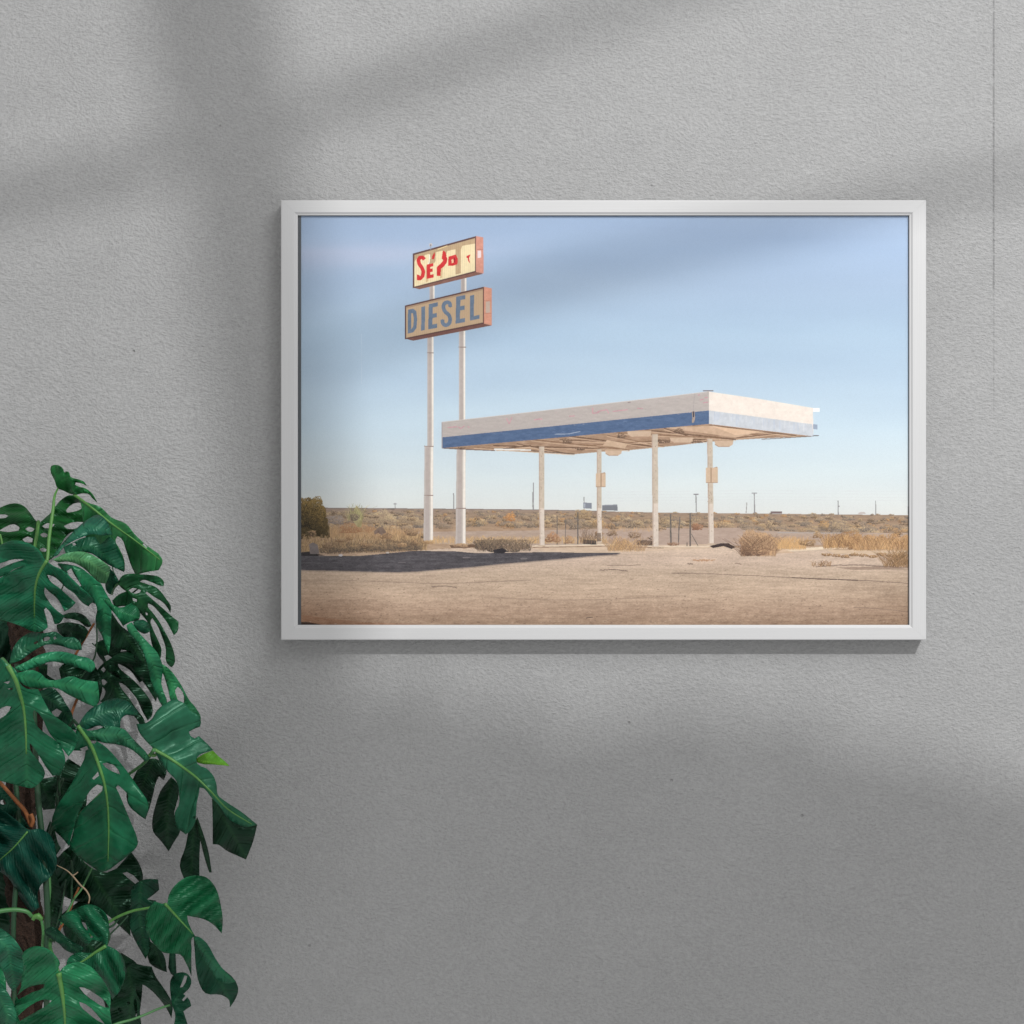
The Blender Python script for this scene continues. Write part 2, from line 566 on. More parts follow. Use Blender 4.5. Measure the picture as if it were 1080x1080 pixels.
blades(314, 450, lambda x: 582 - max(0, x-400)*0.05, 16, 1700, [(196, 164, 120), (170, 140, 104), (150, 122, 92), (214, 184, 140), (120, 98, 78)], 0.3, 4)
blades(345, 445, lambda x: 584-(x-345)*0.04, 11, 700, [(96, 82, 70), (118, 98, 80), (140, 114, 88)], 0.4, 5)
for k in range(16):
    shrub(345+k*6.2+r.uniform(-3, 3), 580-k*0.25, 5, r.uniform(3, 6), (84, 74, 66), (170, 142, 108), seed=200+k)

# ground: sandy verge, kerb, asphalt
c = ramp(YY, [(575, (212, 190, 170)), (590, (206, 184, 166)), (605, (200, 178, 157)), (625, (197, 173, 151)), (645, (182, 155, 133)), (661, (162, 135, 113))])
dark = np.clip((YY-600)/60, 0, 1)
right = np.clip((XX-880)/80, 0, 1)*np.clip((YY-590)/40, 0, 1)
left = np.clip((420-XX)/110, 0, 1)*np.clip((YY-600)/50, 0, 1)
streak = vnoise(24, 1.4, 17, 3, 0.6)
grain = rough*(6+6*dark) + fine*9 + broad*7 + streak*9
c = c + grain[..., None]*np.array([1.0, .96, .9]) - (right*18)[..., None] - left[..., None]*np.array([14, 22, 26])
top = np.interp(XX[0], [312, 345, 378, 436, 480, 520, 570, 640, 700, 760, 830, 880, 961], [584, 585.8, 586.3, 581, 578, 579, 577.5, 577, 577.5, 577, 578, 580, 583])
gm = YY > top[None, :] + mott*0.7
A[gm] = c[gm]
poly([(314, 648), (380, 656), (500, 661), (314, 661)], (152, 104, 76), 14, rough, 0.35)
poly([(312, 656.2), (322, 655.8), (333, 657.5), (343, 660), (330, 661), (312, 661)], (50, 38, 32), 10, rough, 0.85)
# cracks and tar lines
for pts, a in (([(632, 601.5), (648, 601), (662, 602.3)], 0.7), ([(708, 604.2), (752, 605.5), (790, 607), (840, 609.5), (900, 611.5), (958, 615.5)], 0.42),
               ([(835, 609), (862, 610.5), (905, 612)], 0.8), ([(455, 619), (474, 618.5), (482, 620)], 0.6), ([(640, 596.4), (676, 596)], 0.35),
               ([(725, 594.6), (731, 595)], 0.8), ([(360, 612), (470, 615), (560, 612)], 0.25), ([(618, 652), (625, 651)], 0.8), ([(775, 594), (782, 595)], 0.5),
               ([(860, 598), (890, 596), (930, 597), (958, 599)], 0.6), ([(520, 630), (600, 633), (720, 628)], 0.18), ([(900, 640), (958, 645)], 0.3)):
    q = catmull(pts, 8)
    q = [(p[0], p[1]+random.uniform(-.35, .35)) for p in q]
    thick(q, 0.9, (92, 76, 68), 10, mott, a)
for k in range(1700):
    x, y = random.uniform(314, 960), 582+78*random.random()**0.8
    s = random.uniform(0.3, 0.9)*(0.6+(y-580)/80)
    cc = random.choice([(96, 78, 66), (110, 90, 76), (205, 184, 166), (120, 98, 82)])
    poly([(x, y), (x+s*1.6, y-s*0.2), (x+s*1.4, y+s*0.5), (x-s*0.3, y+s*0.4)], cc, alpha=0.55)
# strip of lighter sand and kerbs
poly([(562, 577), (600, 575.5), (700, 574.8), (770, 573.5), (776, 577), (700, 580.5), (640, 583.5), (575, 582.5)], (214, 190, 166), 10, rough, 0.85)
thick([(560, 576), (640, 574.4), (700, 576.4), (745, 576.3), (758, 574.8)], 1.5, (226, 208, 186), 8, mott)
thick([(562, 577.4), (640, 576), (700, 578)], 0.8, (150, 124, 106), 8, mott)
poly([(822, 580), (868, 576.5), (918, 576.4), (918, 578), (868, 579.5), (822, 582.2)], (232, 214, 190), 6, mott)
poly([(872, 580), (955, 580.5), (957, 585), (880, 584)], (214, 190, 164), 8, rough)
poly([(786, 577), (830, 580), (838, 583), (790, 585)], (206, 176, 148), 8, rough, 0.7)
# asphalt in the shade of the building behind the photographer
sh = [(312, 586), (345, 586.5), (378, 586.4), (405, 584), (436, 581), (480, 581.4), (502, 583.4), (530, 583), (580, 582.2), (612, 583), (655, 583), (650, 584.6),
      (627, 586), (590, 589.4), (560, 592), (528, 594.6), (500, 597.6), (470, 600), (440, 602.6), (420, 603.3), (390, 602.8), (350, 601.6), (312, 601)]
for oy, al in ((1.5, .22), (1.0, .3), (0.5, .4)):
    poly([(a_, b_+oy) for a_, b_ in sh], (120, 108, 104), 9, rough, al)
poly(sh, (86, 82, 86), 11, rough + 0.7*streak + 0.6*fine)
thick([(488, 588.2), (496, 588)], 0.9, (128, 120, 120))
thick([(549, 589.4), (556, 589.2)], 1.2, (126, 119, 118))
thick([(420, 593), (428, 593.4)], 1.0, (112, 105, 108))
poly([(314, 583), (326, 581.6), (334, 584), (343, 586), (326, 586.4), (314, 586)], (50, 46, 48), 6, mott)
poly([(326, 574), (330, 572), (335, 574.5), (337, 584), (327, 584.5)], (128, 118, 116), 10, mott)
poly([(357, 585), (360, 584.4), (362, 585.5), (360, 587), (357.5, 586.6)], (200, 196, 198))
poly([(407, 582.4), (410, 582), (410.5, 583.6), (407.5, 583.8)], (196, 186, 180))
# dark brush on the asphalt edge
shrub(530, 576.5, 29, 8.5, (62, 54, 50), (150, 128, 104), seed=41, n=2200)
shrub(515, 575, 12, 7, (58, 52, 50), (142, 122, 100), seed=43, n=500)
blades(503, 560, 581, 12, 260, [(88, 76, 68), (120, 100, 84), (160, 136, 110)], 0.7, 6)
poly([(520, 580), (530, 578), (536, 581.5), (530, 583.6), (521, 583)], (48, 44, 48), 5, mott)
poly([(474, 575), (500, 574), (502, 577), (490, 578), (476, 578)], (120, 96, 78), 10, mott)

# dry brush clumps on the plain and the verge
for k in range(26):
    x = random.choice([random.uniform(316, 450), random.uniform(316, 450), random.uniform(630, 690), random.uniform(820, 958)])
    shrub(x, 568+random.uniform(-6, 8), random.uniform(3, 7), random.uniform(2, 4), random.choice([(84, 68, 56), (104, 82, 64), (120, 92, 68)]), random.choice([(188, 152, 114), (206, 172, 130), (168, 140, 112)]), seed=500+k)
for k in range(70):
    x, y = random.uniform(350, 958), random.uniform(541, 557)
    shrub(x, y+(x-560)*0.01, random.uniform(2, 4.5), random.uniform(1, 2), (96, 80, 68), random.choice([(176, 150, 124), (196, 166, 128)]), seed=600+k)

# fence posts behind the pumps' island
for pts, w in (([(587.4, 544), (587.4, 574.5)], 1.1), ([(596.6, 546), (596.2, 574)], 0.8), ([(609.4, 540), (609.4, 574)], 1.5), ([(707.2, 542), (707.4, 575.5)], 1.7),
               ([(717, 545), (716, 556), (715.4, 575)], 1.2), ([(727.8, 541), (727.8, 576)], 1.7), ([(729, 563), (736, 575.5)], 0.8), ([(724.4, 572), (724.4, 576)], 1.1)):
    thick(pts, w, (112, 104, 98), 14, mott)
thick([(587, 549), (609, 548)], 0.4, (150, 140, 130), alpha=.6)
thick([(707, 562.5), (728, 562.5)], 0.4, (140, 130, 120), alpha=.6)
thick([(707, 545), (728, 545.5)], 0.4, (140, 130, 120), alpha=.6)
poly([(614.5, 569), (628.5, 570), (629, 574.3), (615, 574)], (76, 68, 66), 8, mott)
poly([(671, 569.5), (688, 570), (688, 575.5), (672, 575)], (104, 86, 76), 22, mott)
shrub(583, 568, 8, 6, (130, 96, 74), (196, 150, 112), seed=44)
shrub(600, 570, 5, 5, (140, 110, 86), (200, 160, 120), seed=45)
blades(612, 628, 573, 16, 50, [(150, 120, 94), (120, 100, 84)], 0.3, 21)
shrub(735, 556, 6, 4.5, (128, 92, 74), (184, 138, 106), seed=46)
shrub(710, 574, 6, 2, (130, 100, 80), (176, 140, 112), seed=47)

# sign poles
SHD, MIDC, LIT = (186, 174, 168), (206, 196, 188), (244, 236, 226)


def pole(x0, x1, y0, y1, x0b=None, x1b=None):
    x0b = x0 if x0b is None else x0b
    x1b = x1 if x1b is None else x1b
    for t0, t1, col in ((0, .18, (196, 186, 180)), (.18, .62, SHD), (.62, .74, MIDC), (.74, .96, LIT), (.96, 1, (226, 220, 214))):
        poly([(x0+(x1-x0)*t0, y0), (x0+(x1-x0)*t1, y0), (x0b+(x1b-x0b)*t1, y1), (x0b+(x1b-x0b)*t0, y1)], col, 4, mott)


pole(450.8, 457.2, 352, 471)
pole(447.8, 457.0, 471, 571, 446.6, 456.6)
pole(484.0, 490.8, 345, 446)
pole(481.6, 491.2, 470, 574, 480.4, 491.0)
pole(453.0, 458.4, 300, 318)
pole(486.0, 491.9, 290, 312)
for (x0, x1, y) in ((450.2, 457.4, 372), (483.2, 491.6, 366), (447.4, 457.4, 470.6), (447.0, 457.0, 522.3), (480.6, 491.2, 536)):
    thick([(x0, y), (x1, y+0.2)], 0.9, (150, 132, 124))
shrub(452, 572, 6, 2.5, (150, 120, 90), (214, 178, 130), seed=48)
shrub(486, 575, 8, 2, (160, 130, 104), (206, 174, 136), seed=49)
thick([(381, 352), (381.4, 405)], 0.5, (206, 216, 228), alpha=.5)


# the two sign boxes; traced in an enlarged view of the signs
def S(p):
    return [(420+a/8.309, 240+b/8.309) for a, b in p]


BR, UND = (96, 68, 66), (138, 98, 86)
stripe = np.where(((XX*1.0) % 2.1) < 0.5, -1.0, 0.35).astype(np.float32)
poly(S([(128, 526), (185, 541), (745, 405), (682, 385)]), UND, 5, mott)
poly(S([(128, 228), (684, 74), (684, 390), (128, 532)]), BR)
poly(S([(682, 74), (745, 86), (748, 402), (682, 390)]), (214, 152, 134), 7, mott)
thick(S([(690, 190), (744, 192)]), .6, (180, 120, 108))
poly(S([(694, 203), (724, 200), (726, 264), (694, 266)]), (238, 222, 222))
poly(S([(142, 240), (674, 92), (674, 380), (142, 518)]), (238, 222, 182), 7, stripe + 0.6*mott)
poly(S([(142, 240), (674, 92), (674, 140), (560, 160), (548, 195), (548, 400), (502, 412), (502, 190), (430, 205), (415, 260), (395, 200), (330, 215),
        (325, 300), (300, 320), (262, 330), (262, 300), (285, 270), (270, 230), (235, 240), (220, 255), (180, 260), (150, 285), (142, 300)]), (192, 166, 132), 6, stripe + 0.8*mott)
poly(S([(240, 340), (262, 335), (262, 470), (240, 480)]), (214, 188, 146))
poly(S([(372, 320), (392, 350), (384, 440), (366, 445)]), (216, 192, 148))
thick(S([(275, 236), (272, 300), (262, 320)]), 1.2, (246, 240, 220))
thick(S([(345, 190), (430, 160)]), 1.0, (236, 212, 160))
RED = (206, 50, 54)
thick(S([(230, 280), (214, 262), (190, 262), (176, 285), (184, 320), (206, 350), (220, 385), (214, 425), (190, 448), (168, 440)]), 3.9, RED, 8, mott)
poly(S([(163, 410), (190, 420), (185, 462), (165, 462)]), RED)
poly(S([(248, 325), (308, 312), (308, 338), (280, 346), (280, 362), (303, 358), (303, 386), (280, 392), (280, 414), (311, 408), (311, 438), (248, 450)]), RED, 8, mott)
poly(S([(298, 250), (318, 212), (322, 245), (314, 276), (294, 276)]), (200, 50, 50))
thick(S([(355, 424), (356, 352), (385, 330), (408, 300), (414, 275), (404, 250)]), [4.0, 4.2, 4.6, 4.4, 4.0, 3.0], RED, 8, mott)
poly(S([(380, 270), (392, 200), (414, 214), (424, 250), (400, 290)]), RED)
poly(S([(436, 335), (440, 255), (505, 236), (522, 275), (518, 322), (480, 334)]), RED, 8, mott)
poly(S([(466, 282), (482, 274), (486, 305), (468, 314)]), (236, 200, 160))
poly(S([(486, 262), (496, 262), (500, 305), (492, 308)]), (150, 30, 40))
poly(S([(597, 250), (634, 234), (620, 268), (630, 318), (612, 290), (608, 268), (597, 264)]), RED)
thick(S([(285, 158), (285, 196)]), .6, (150, 150, 155))
poly(S([(270, 150), (276, 138), (290, 136), (300, 146), (297, 160), (284, 166), (272, 162)]), (206, 200, 198))
poly(S([(276, 150), (284, 146), (292, 152), (288, 164), (276, 162)]), (150, 145, 146))

poly(S([(58, 972), (130, 992), (818, 858), (750, 834)]), (124, 86, 78), 5, mott)
poly(S([(58, 684), (752, 518), (752, 842), (58, 980)]), BR)
poly(S([(750, 518), (820, 533), (820, 858), (750, 842)]), (222, 160, 136), 7, mott)
thick(S([(752, 640), (818, 645)]), .5, (190, 130, 112))
thick(S([(752, 752), (818, 752)]), .5, (180, 120, 105))
poly(S([(766, 650), (803, 645), (804, 745), (768, 748)]), (206, 186, 170))
poly(S([(70, 694), (742, 534), (742, 832), (70, 966)]), (202, 174, 142), 4, stripe)
poly(S([(70, 694), (742, 534), (742, 548), (70, 708)]), (180, 150, 124))
BL = (112, 130, 152)
for outer in ([(85, 720), (130, 710), (158, 732), (166, 800), (160, 880), (132, 918), (82, 930)],
              [(203, 696), (236, 688), (233, 896), (200, 906)],
              [(268, 672), (345, 654), (345, 690), (303, 700), (301, 756), (338, 748), (338, 785), (301, 793), (298, 850), (342, 841), (342, 878), (262, 893)],
              [(508, 606), (588, 590), (588, 627), (545, 636), (543, 690), (582, 682), (582, 719), (542, 727), (540, 801), (585, 792), (585, 828), (502, 843)],
              [(630, 597), (665, 589), (661, 776), (713, 764), (713, 798), (628, 816)]):
    poly(S(outer), BL, 6, mott)
poly(S([(114, 750), (128, 752), (137, 800), (131, 868), (112, 892)]), (202, 174, 142))
q = catmull([(456, 695), (450, 664), (428, 654), (404, 668), (396, 702), (412, 738), (444, 768), (454, 805), (444, 842), (418, 856), (392, 842), (386, 808)], 3)
thick(S(q), 4.0, BL, 6, mott)

# canopy, seen from below
edge = [(465.8, 472.5), (747.7, 447.1), (857.8, 460.2), (828, 461.4), (803, 462.4), (776, 464), (746.7, 466), (713.3, 470), (661.7, 475), (640, 476),
        (611, 478.6), (601.6, 479.4), (560, 477), (520, 475), (490, 474)]
poly(edge, (172, 142, 118), 17, rough)
EP = [((500, 471.5), (606, 478.5)), ((520, 470), (640, 473)), ((545, 468), (596, 478)), ((560, 463.5), (664, 474.6)), ((590, 463.8), (650, 466)), ((600, 460), (690, 471)),
      ((640, 459), (700, 470.5)), ((680, 453.4), (776, 463.5)), ((700, 451.6), (745, 466)), ((730, 449), (800, 459)), ((776, 462), (822, 456.6)), ((680, 466), (745, 463)),
      ((620, 470), (700, 464)), ((524, 474), (560, 470)), ((748, 448.4), (840, 459.4)), ((650, 456.4), (760, 462))]
for k, (a, b) in enumerate(EP):
    thick([a, b], 1.5 if k % 2 else 0.9, (118, 92, 74) if k % 3 else (146, 116, 92), 14, mott, 0.9)
    thick([(a[0], a[1]+1.4), (b[0], b[1]+1.4)], 1.0, (226, 196, 168), 6, mott, 0.5)
poly([(640, 464), (662, 468), (659, 473), (636, 469.5)], (206, 178, 152), 8, mott)
poly([(700, 451), (752, 449), (798, 456), (776, 461.5)], (206, 176, 150), 8, mott)
poly([(751, 449.5), (806, 455.4), (776, 459)], (232, 200, 170), 4, mott, 0.7)
for (x, y, w, h) in ((598, 465.5, 5, 3), (716, 454.6, 5, 3), (655, 460, 4.5, 3.2), (700, 465.5, 7, 2.6), (612, 473.5, 5, 1.8), (735, 466, 6, 1.5), (487, 472.6, 4, 1.4)):
    shrub(x, y, w, h, (86, 68, 58), (150, 122, 100), seed=int(x))
for (x0, x1, y0, y1) in ((637.5, 656, 474, 480.6), (753, 773.5, 464, 471.2), (706, 731, 460.5, 467.5), (661, 687, 453.6, 461.2)):
    poly([(x0, y0), (x1, y0), (x1-.8, y1-2.2), (x1-4, y1-.4), (x0+5, y1), (x0+1.4, y1-2)], (208, 182, 158), 6, mott)
    thick([(x0+1, y1-2.4), (x0+5, y1-0.2), (x1-4, y1-.5)], 0.9, (180, 148, 124))
    thick([(x0, y0+.6), (x1, y0+.6)], 0.8, (180, 150, 126))
poly([(521, 472.9), (560, 474), (560, 475.4), (521, 474.6)], (238, 234, 228))
thick([(560, 475.2), (606, 479)], 0.8, (110, 96, 88))
thick([(803, 463.4), (858, 460)], 0.7, (120, 108, 102))
thick([(466, 472.6), (490, 474), (522, 475.2)], 0.9, (120, 100, 92))
# columns
for (xa, xb, y0, y1, xc, xd) in ((568.3, 573.9, 471, 575.6, 568.6, 574.2), (629.2, 634.2, 474, 572.8, 629.6, 634.6), (687.4, 693.6, 458, 577, 688.2, 694.4),
                                 (745.6, 751.4, 463, 573.6, 747.2, 752.8)):
    cl = (204, 189, 172)
    poly([(xa, y0), (xb, y0), (xd, y1), (xc, y1)], cl, 7, mott)
    ym = (y0+y1*1.2)/2.2
    poly([(xa*.5+xc*.5+.3, ym+8), (xd*.5+xb*.5, ym+8), (xd, y1), (xc, y1)], (226, 212, 200), 5, mott, 0.8)
    poly([(xa, y0), (xa+1.3, y0), (xc+1.3, y1), (xc, y1)], (190, 168, 152), 6, mott, 0.8)
    thick([(xc-.8, y1), (xd+.8, y1)], 1.4, (206, 184, 160))
    for k in range(26):
        x, y = random.uniform(xa+.4, xb-.4), random.uniform(y0+4, y1)
        poly([(x, y), (x+.7, y), (x+.6, y+random.uniform(.5, 2.4)), (x, y+1)], (158, 134, 114), alpha=0.6)
for (x0, y0, x1, y1) in ((628.2, 499.2, 638.6, 513.4), (744.2, 493.4, 757, 509)):
    poly([(x0, y0), (x1, y0), (x1, y1), (x0, y1)], (212, 186, 160), 5, mott)
    thick([(x0+5.6, y0), (x0+5.6, y1)], 1.2, (160, 130, 108))
    thick([(x0, y1), (x1, y1)], 0.8, (170, 142, 120))
    poly([(x1-5, y0), (x1-1, y0-1.2), (x1, y0)], (180, 150, 128))
poly([(629.2, 562), (633.6, 562), (634, 571), (629.5, 571)], (120, 102, 88), 16, mott, 0.8)
# fascia
poly([(465.8, 461.3), (747.7, 432.9), (747.7, 447.1), (465.8, 472.6)], (86, 108, 142), 9, rough)
poly([(465.8, 445.3), (560, 434.8), (700, 418.9), (747.7, 413), (747.7, 432.9), (465.8, 461.3)], (188, 179, 174), 6, rough)
poly([(465.8, 445.3), (466.6, 445.2), (466.6, 472.5), (465.8, 472.6)], (170, 160, 158))
poly([(747.7, 432.9), (856.6, 447.4), (857.8, 460.2), (747.7, 447.1)], (206, 210, 216), 7, mott)
for k in range(40):
    x = random.uniform(749, 855)
    y = 433+(x-747.7)*0.133
    thick([(x, y+.6), (x+random.uniform(-.4, .4), y+random.uniform(4, 12.5))], random.uniform(.4, 1.8), random.choice([(220, 222, 226), (190, 200, 216)]), alpha=0.4)
poly([(747.7, 413), (800, 420.6), (857.3, 430.2), (857.8, 460), (856.4, 447.4), (747.7, 432.9)], (240, 229, 219), 5, mott+0.5*rough)
poly([(857.3, 430.2), (864.4, 430.3), (864.4, 434.3), (857.4, 434.3)], (248, 246, 242))
poly([(857.2, 447.4), (862, 447.6), (862, 453), (857.2, 452.4)], (160, 172, 190))
thick([(857, 459.6), (863.6, 459.4)], 0.8, (110, 104, 106))
thick([(741.5, 412.2), (752.4, 412.2)], 1.2, (110, 92, 92))
thick([(466, 445.2), (560, 434.6), (700, 418.7), (747.7, 412.9)], 0.6, (214, 206, 202))
for (x, y) in ((662, 419.5),):
    thick([(x, y+5), (x+3, y+4.6)], 0.9, (120, 104, 110), alpha=.7)
PK = (206, 148, 160)
for pts in ([(472, 451), (482, 450)], [(483, 450), (486, 452), (490, 449)], [(493, 449.4), (495, 451)], [(534, 441), (537, 447), (540, 440)], [(563, 443), (568, 442), (572, 442)],
            [(600, 439), (606, 438.6)], [(625, 430), (625, 436), (632, 435)], [(630, 434), (640, 432), (642, 436)], [(646, 434), (662, 432)], [(672, 430.6), (678, 431)],
            [(738, 422), (742, 421)], [(741, 425), (747, 424)], [(736, 417), (738, 416)], [(743, 419.5), (746.5, 419)]):
    thick(pts, 1.1, PK, 14, mott, 0.75)
for k in range(260):
    x = random.uniform(467, 746)
    tt = (x-465.8)/281.9
    y = random.uniform(445.3-32*tt, 461-28*tt)+1
    poly([(x, y), (x+random.uniform(.5, 4), y-.1), (x+random.uniform(.3, 2), y+.6)], random.choice([(174, 162, 162), (204, 196, 192), (192, 164, 168)]), alpha=.5)
for k in range(120):
    x = random.uniform(467, 746)
    tt = (x-465.8)/281.9
    y = random.uniform(462-28*tt, 471.5-25*tt)
    if k % 3 == 0:
        x, y = random.uniform(580, 612), random.uniform(452.5, 459)
    poly([(x, y), (x+random.uniform(.5, 3.4), y-.2), (x+random.uniform(.3, 2), y+.5)], random.choice([(112, 132, 166), (72, 92, 132), (136, 152, 178)]), alpha=.55)
thick([(732.8, 415.5), (731.6, 424), (731, 434)], 0.5, (170, 160, 160))
poly([(729.6, 434), (732.4, 433.6), (733, 441), (731.8, 445.6), (729.6, 446), (730, 440)], (168, 150, 138), 12, mott)
poly([(730.6, 434), (732, 434), (732, 440), (730.8, 440)], (60, 58, 74))
thick([(585, 458), (600, 457.6), (612, 455)], 0.9, (190, 196, 208), alpha=.7)

# vegetation in front
shrub(658, 576, 11, 6.5, (128, 100, 84), (214, 176, 132), seed=51)
blades(640, 680, 581, 14, 230, [(214, 176, 126), (190, 154, 116), (150, 120, 96)], 0.7, 7)
poly([(748, 575.8), (760, 573), (768, 573), (776, 577), (771.5, 579), (763, 576), (752, 578)], (66, 54, 52), 6, mott)
shrub(800, 574, 22, 13.5, (140, 108, 84), (212, 174, 132), seed=52, n=1900)
blades(783, 818, 586, 17, 420, [(200, 162, 124), (176, 140, 108), (132, 102, 82), (214, 178, 138)], 0.75, 8)
shrub(801, 573, 22, 13, (116, 88, 70), (208, 172, 134), seed=152, n=1300)
blades(785, 816, 578, 13, 240, [(206, 170, 132), (126, 98, 78)], 0.9, 88)
blades(781, 790, 586, 18, 60, [(110, 84, 68), (150, 116, 90)], 0.9, 9)
shrub(795, 584, 13, 3, (92, 70, 60), (150, 116, 92), seed=53)
blades(820, 850, 579, 12, 300, [(222, 182, 130), (206, 164, 116)], 0.5, 10)
shrub(852, 573, 9, 4, (120, 96, 72), (186, 150, 108), seed=54)
shrub(895, 568, 15, 8, (112, 84, 62), (178, 138, 98), seed=55)
blades(868, 905, 578, 14, 420, [(220, 178, 124), (190, 148, 104), (130, 98, 72)], 0.6, 11)
for k in range(16):
    shrub(896+k*4.2, 572+3*math.sin(k*2.1), 6, 6+2*math.sin(k*1.3), (130, 98, 70), (208, 166, 118), seed=300+k)
blades(900, 960, 580, 13, 520, [(208, 166, 118), (184, 144, 104), (220, 182, 134), (134, 102, 76)], 0.5, 12)
for k in range(9):
    shrub(872+k*9.6, 585+(k % 3), 5, 1.8, (112, 86, 62), (190, 152, 108), seed=60+k)
shrub(951, 590, 11, 9, (104, 80, 54), (176, 140, 98), seed=71)
blades(932, 960, 598, 18, 260, [(150, 116, 82), (110, 86, 62), (190, 152, 112)], 0.8, 13)
blades(856, 876, 597, 5, 60, [(170, 128, 84), (120, 90, 66)], 0.7, 14)
poly([(880, 598.6), (940, 597), (958, 600.5), (900, 601)], (128, 106, 92), 8, rough, 0.5)
shrub(742, 591, 12, 1.3, (170, 126, 92), (200, 160, 124), seed=72)

A += (vnoise(0.7, 0.7, 40, 1)*1.6)[..., None]
A = np.clip(A*0.97+6, 0, 255)/255.0
# the sheet cannot be brighter than its paper, the inks are given in sRGB
INK = 0.94
px = np.ones((PH, PW, 4), np.float32)
lin = np.where(A <= 0.04045, A/12.92, ((A+0.055)/1.055)**2.4)*INK
lin = np.minimum(lin, 0.88)
px[..., :3] = lin[::-1]
img = bpy.data.images.new('print_ink', PW, PH, alpha=False, float_buffer=True)
img.colorspace_settings.name = 'Linear Rec.709'
img.pixels.foreach_set(px.ravel())
img.update()
img.pack()
M_PRINT, nt, bs, out = mat('photographic_paper')
ti = nt.nodes.new('ShaderNodeTexImage')
ti.image = img
ti.extension = 'EXTEND'
uvn = nt.nodes.new('ShaderNodeUVMap')
nt.links.new(uvn.outputs[0], ti.inputs[0])
nt.links.new(ti.outputs[0], bs.inputs['Base Color'])
bs.inputs['Roughness'].default_value = 0.6
bs.inputs['Specular IOR Level'].default_value = 0.2


# ------------------------------------------------------------------ the framed picture
FX0, FX1, FY0, FY1 = 296.2, 977.0, 211.0, 675.0
pic = thing('framed_picture', W(636.6, 443, 0.02),
            'white framed landscape photograph of an abandoned desert filling station, hanging on the grey wall', 'picture')
# profile: (inset in photograph pixels, metres from the wall)
PROF = [(0.0, 0.004), (0.0, 0.0405), (0.5, 0.0420), (1.3, 0.0425), (14.6, 0.0425), (15.2, 0.0418),
        (16.0, 0.0400), (17.6, 0.0392), (18.0, 0.0385), (18.0, 0.0305), (15.0, 0.0305), (15.0, 0.004)]


def rail(a, b, inx, iny):
    """one mitred rail between outer corners a and b; inx, iny = inward direction at each corner"""
    vs, fs, uvs = [], [], []
    for e, (c, ix, iy) in enumerate(((a, *inx), (b, *iny))):
        for (w, d) in PROF:
            p = W(c[0], c[1], 0.0425)
            q = W(c[0] + ix*w*0.975, c[1] + iy*w*0.875, 0.0425)
            vs.append(Vector((q.x, -d, q.z)))
            uvs.append((0.0 if e == 0 else 1.3, (w + d*500) * 0.002))
    n = len(PROF)
    for i in range(n):
        j = (i+1) % n
        fs.append((i, j, n+j, n+i))
    fs.append(tuple(range(n))[::-1])
    fs.append(tuple(range(n, 2*n)))
    o = link_mesh('frame_rail', vs, fs, M_FRAME, pic)
    uvl = o.data.uv_layers.new(name='UVMap')
    for lp in o.data.loops:
        uvl.data[lp.index].uv = uvs[lp.vertex_index]
    bm = bmesh.new()
    bm.from_mesh(o.data)
    bmesh.ops.recalc_face_normals(bm, faces=bm.faces)
    bm.to_mesh(o.data)
    bm.free()
    return o


G = 0.04   # hairline of the mitre
rail((FX0+G, FY0), (FX1-G, FY0), (1, 1), (-1, 1))
rail((FX0+G, FY1), (FX1-G, FY1), (1, -1), (-1, -1))
rail((FX0, FY0+G), (FX0, FY1-G), (1, 1), (1, -1))
rail((FX1, FY0+G), (FX1, FY1-G), (-1, 1), (-1, -1))

# the print itself, a flat sheet 2 cm behind the frame's face
SH = 0.0325
pv = []
for (x, y) in ((PX0, PY1), (PX1, PY1), (PX1, PY0), (PX0, PY0)):
    q = W(x, y, SH)
    pv.append(q)
o = link_mesh('print', [Vector((p.x, -SH, p.z)) for p in pv] + [Vector((p.x, -SH+0.0015, p.z)) for p in pv],
              [(0, 1, 2, 3), (7, 6, 5, 4), (0, 4, 5, 1), (1, 5, 6, 2), (2, 6, 7, 3), (3, 7, 4, 0)], M_PRINT, pic)
uvl = o.data.uv_layers.new(name='UVMap')
UV4 = [(0, 0), (1, 0), (1, 1), (0, 1)]
for lp in o.data.loops:
    uvl.data[lp.index].uv = UV4[lp.vertex_index % 4]
o['label'] = 'colour photograph of a filling station canopy and DIESEL sign under a blue sky'

M_RIM_SHADE = plain('dark_grey_rim_shade', (0.10, 0.11, 0.12), 0.7, 0.15, 40)  # shade of the frame's rim on the print, put in as dark strips
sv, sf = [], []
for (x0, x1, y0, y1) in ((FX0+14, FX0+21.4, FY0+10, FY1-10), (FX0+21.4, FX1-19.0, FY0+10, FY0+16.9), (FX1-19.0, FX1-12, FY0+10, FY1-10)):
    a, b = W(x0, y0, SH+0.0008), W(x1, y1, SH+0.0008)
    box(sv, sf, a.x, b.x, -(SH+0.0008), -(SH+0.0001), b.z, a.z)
link_mesh('rim_shade_strips', sv, sf, M_RIM_SHADE, pic)

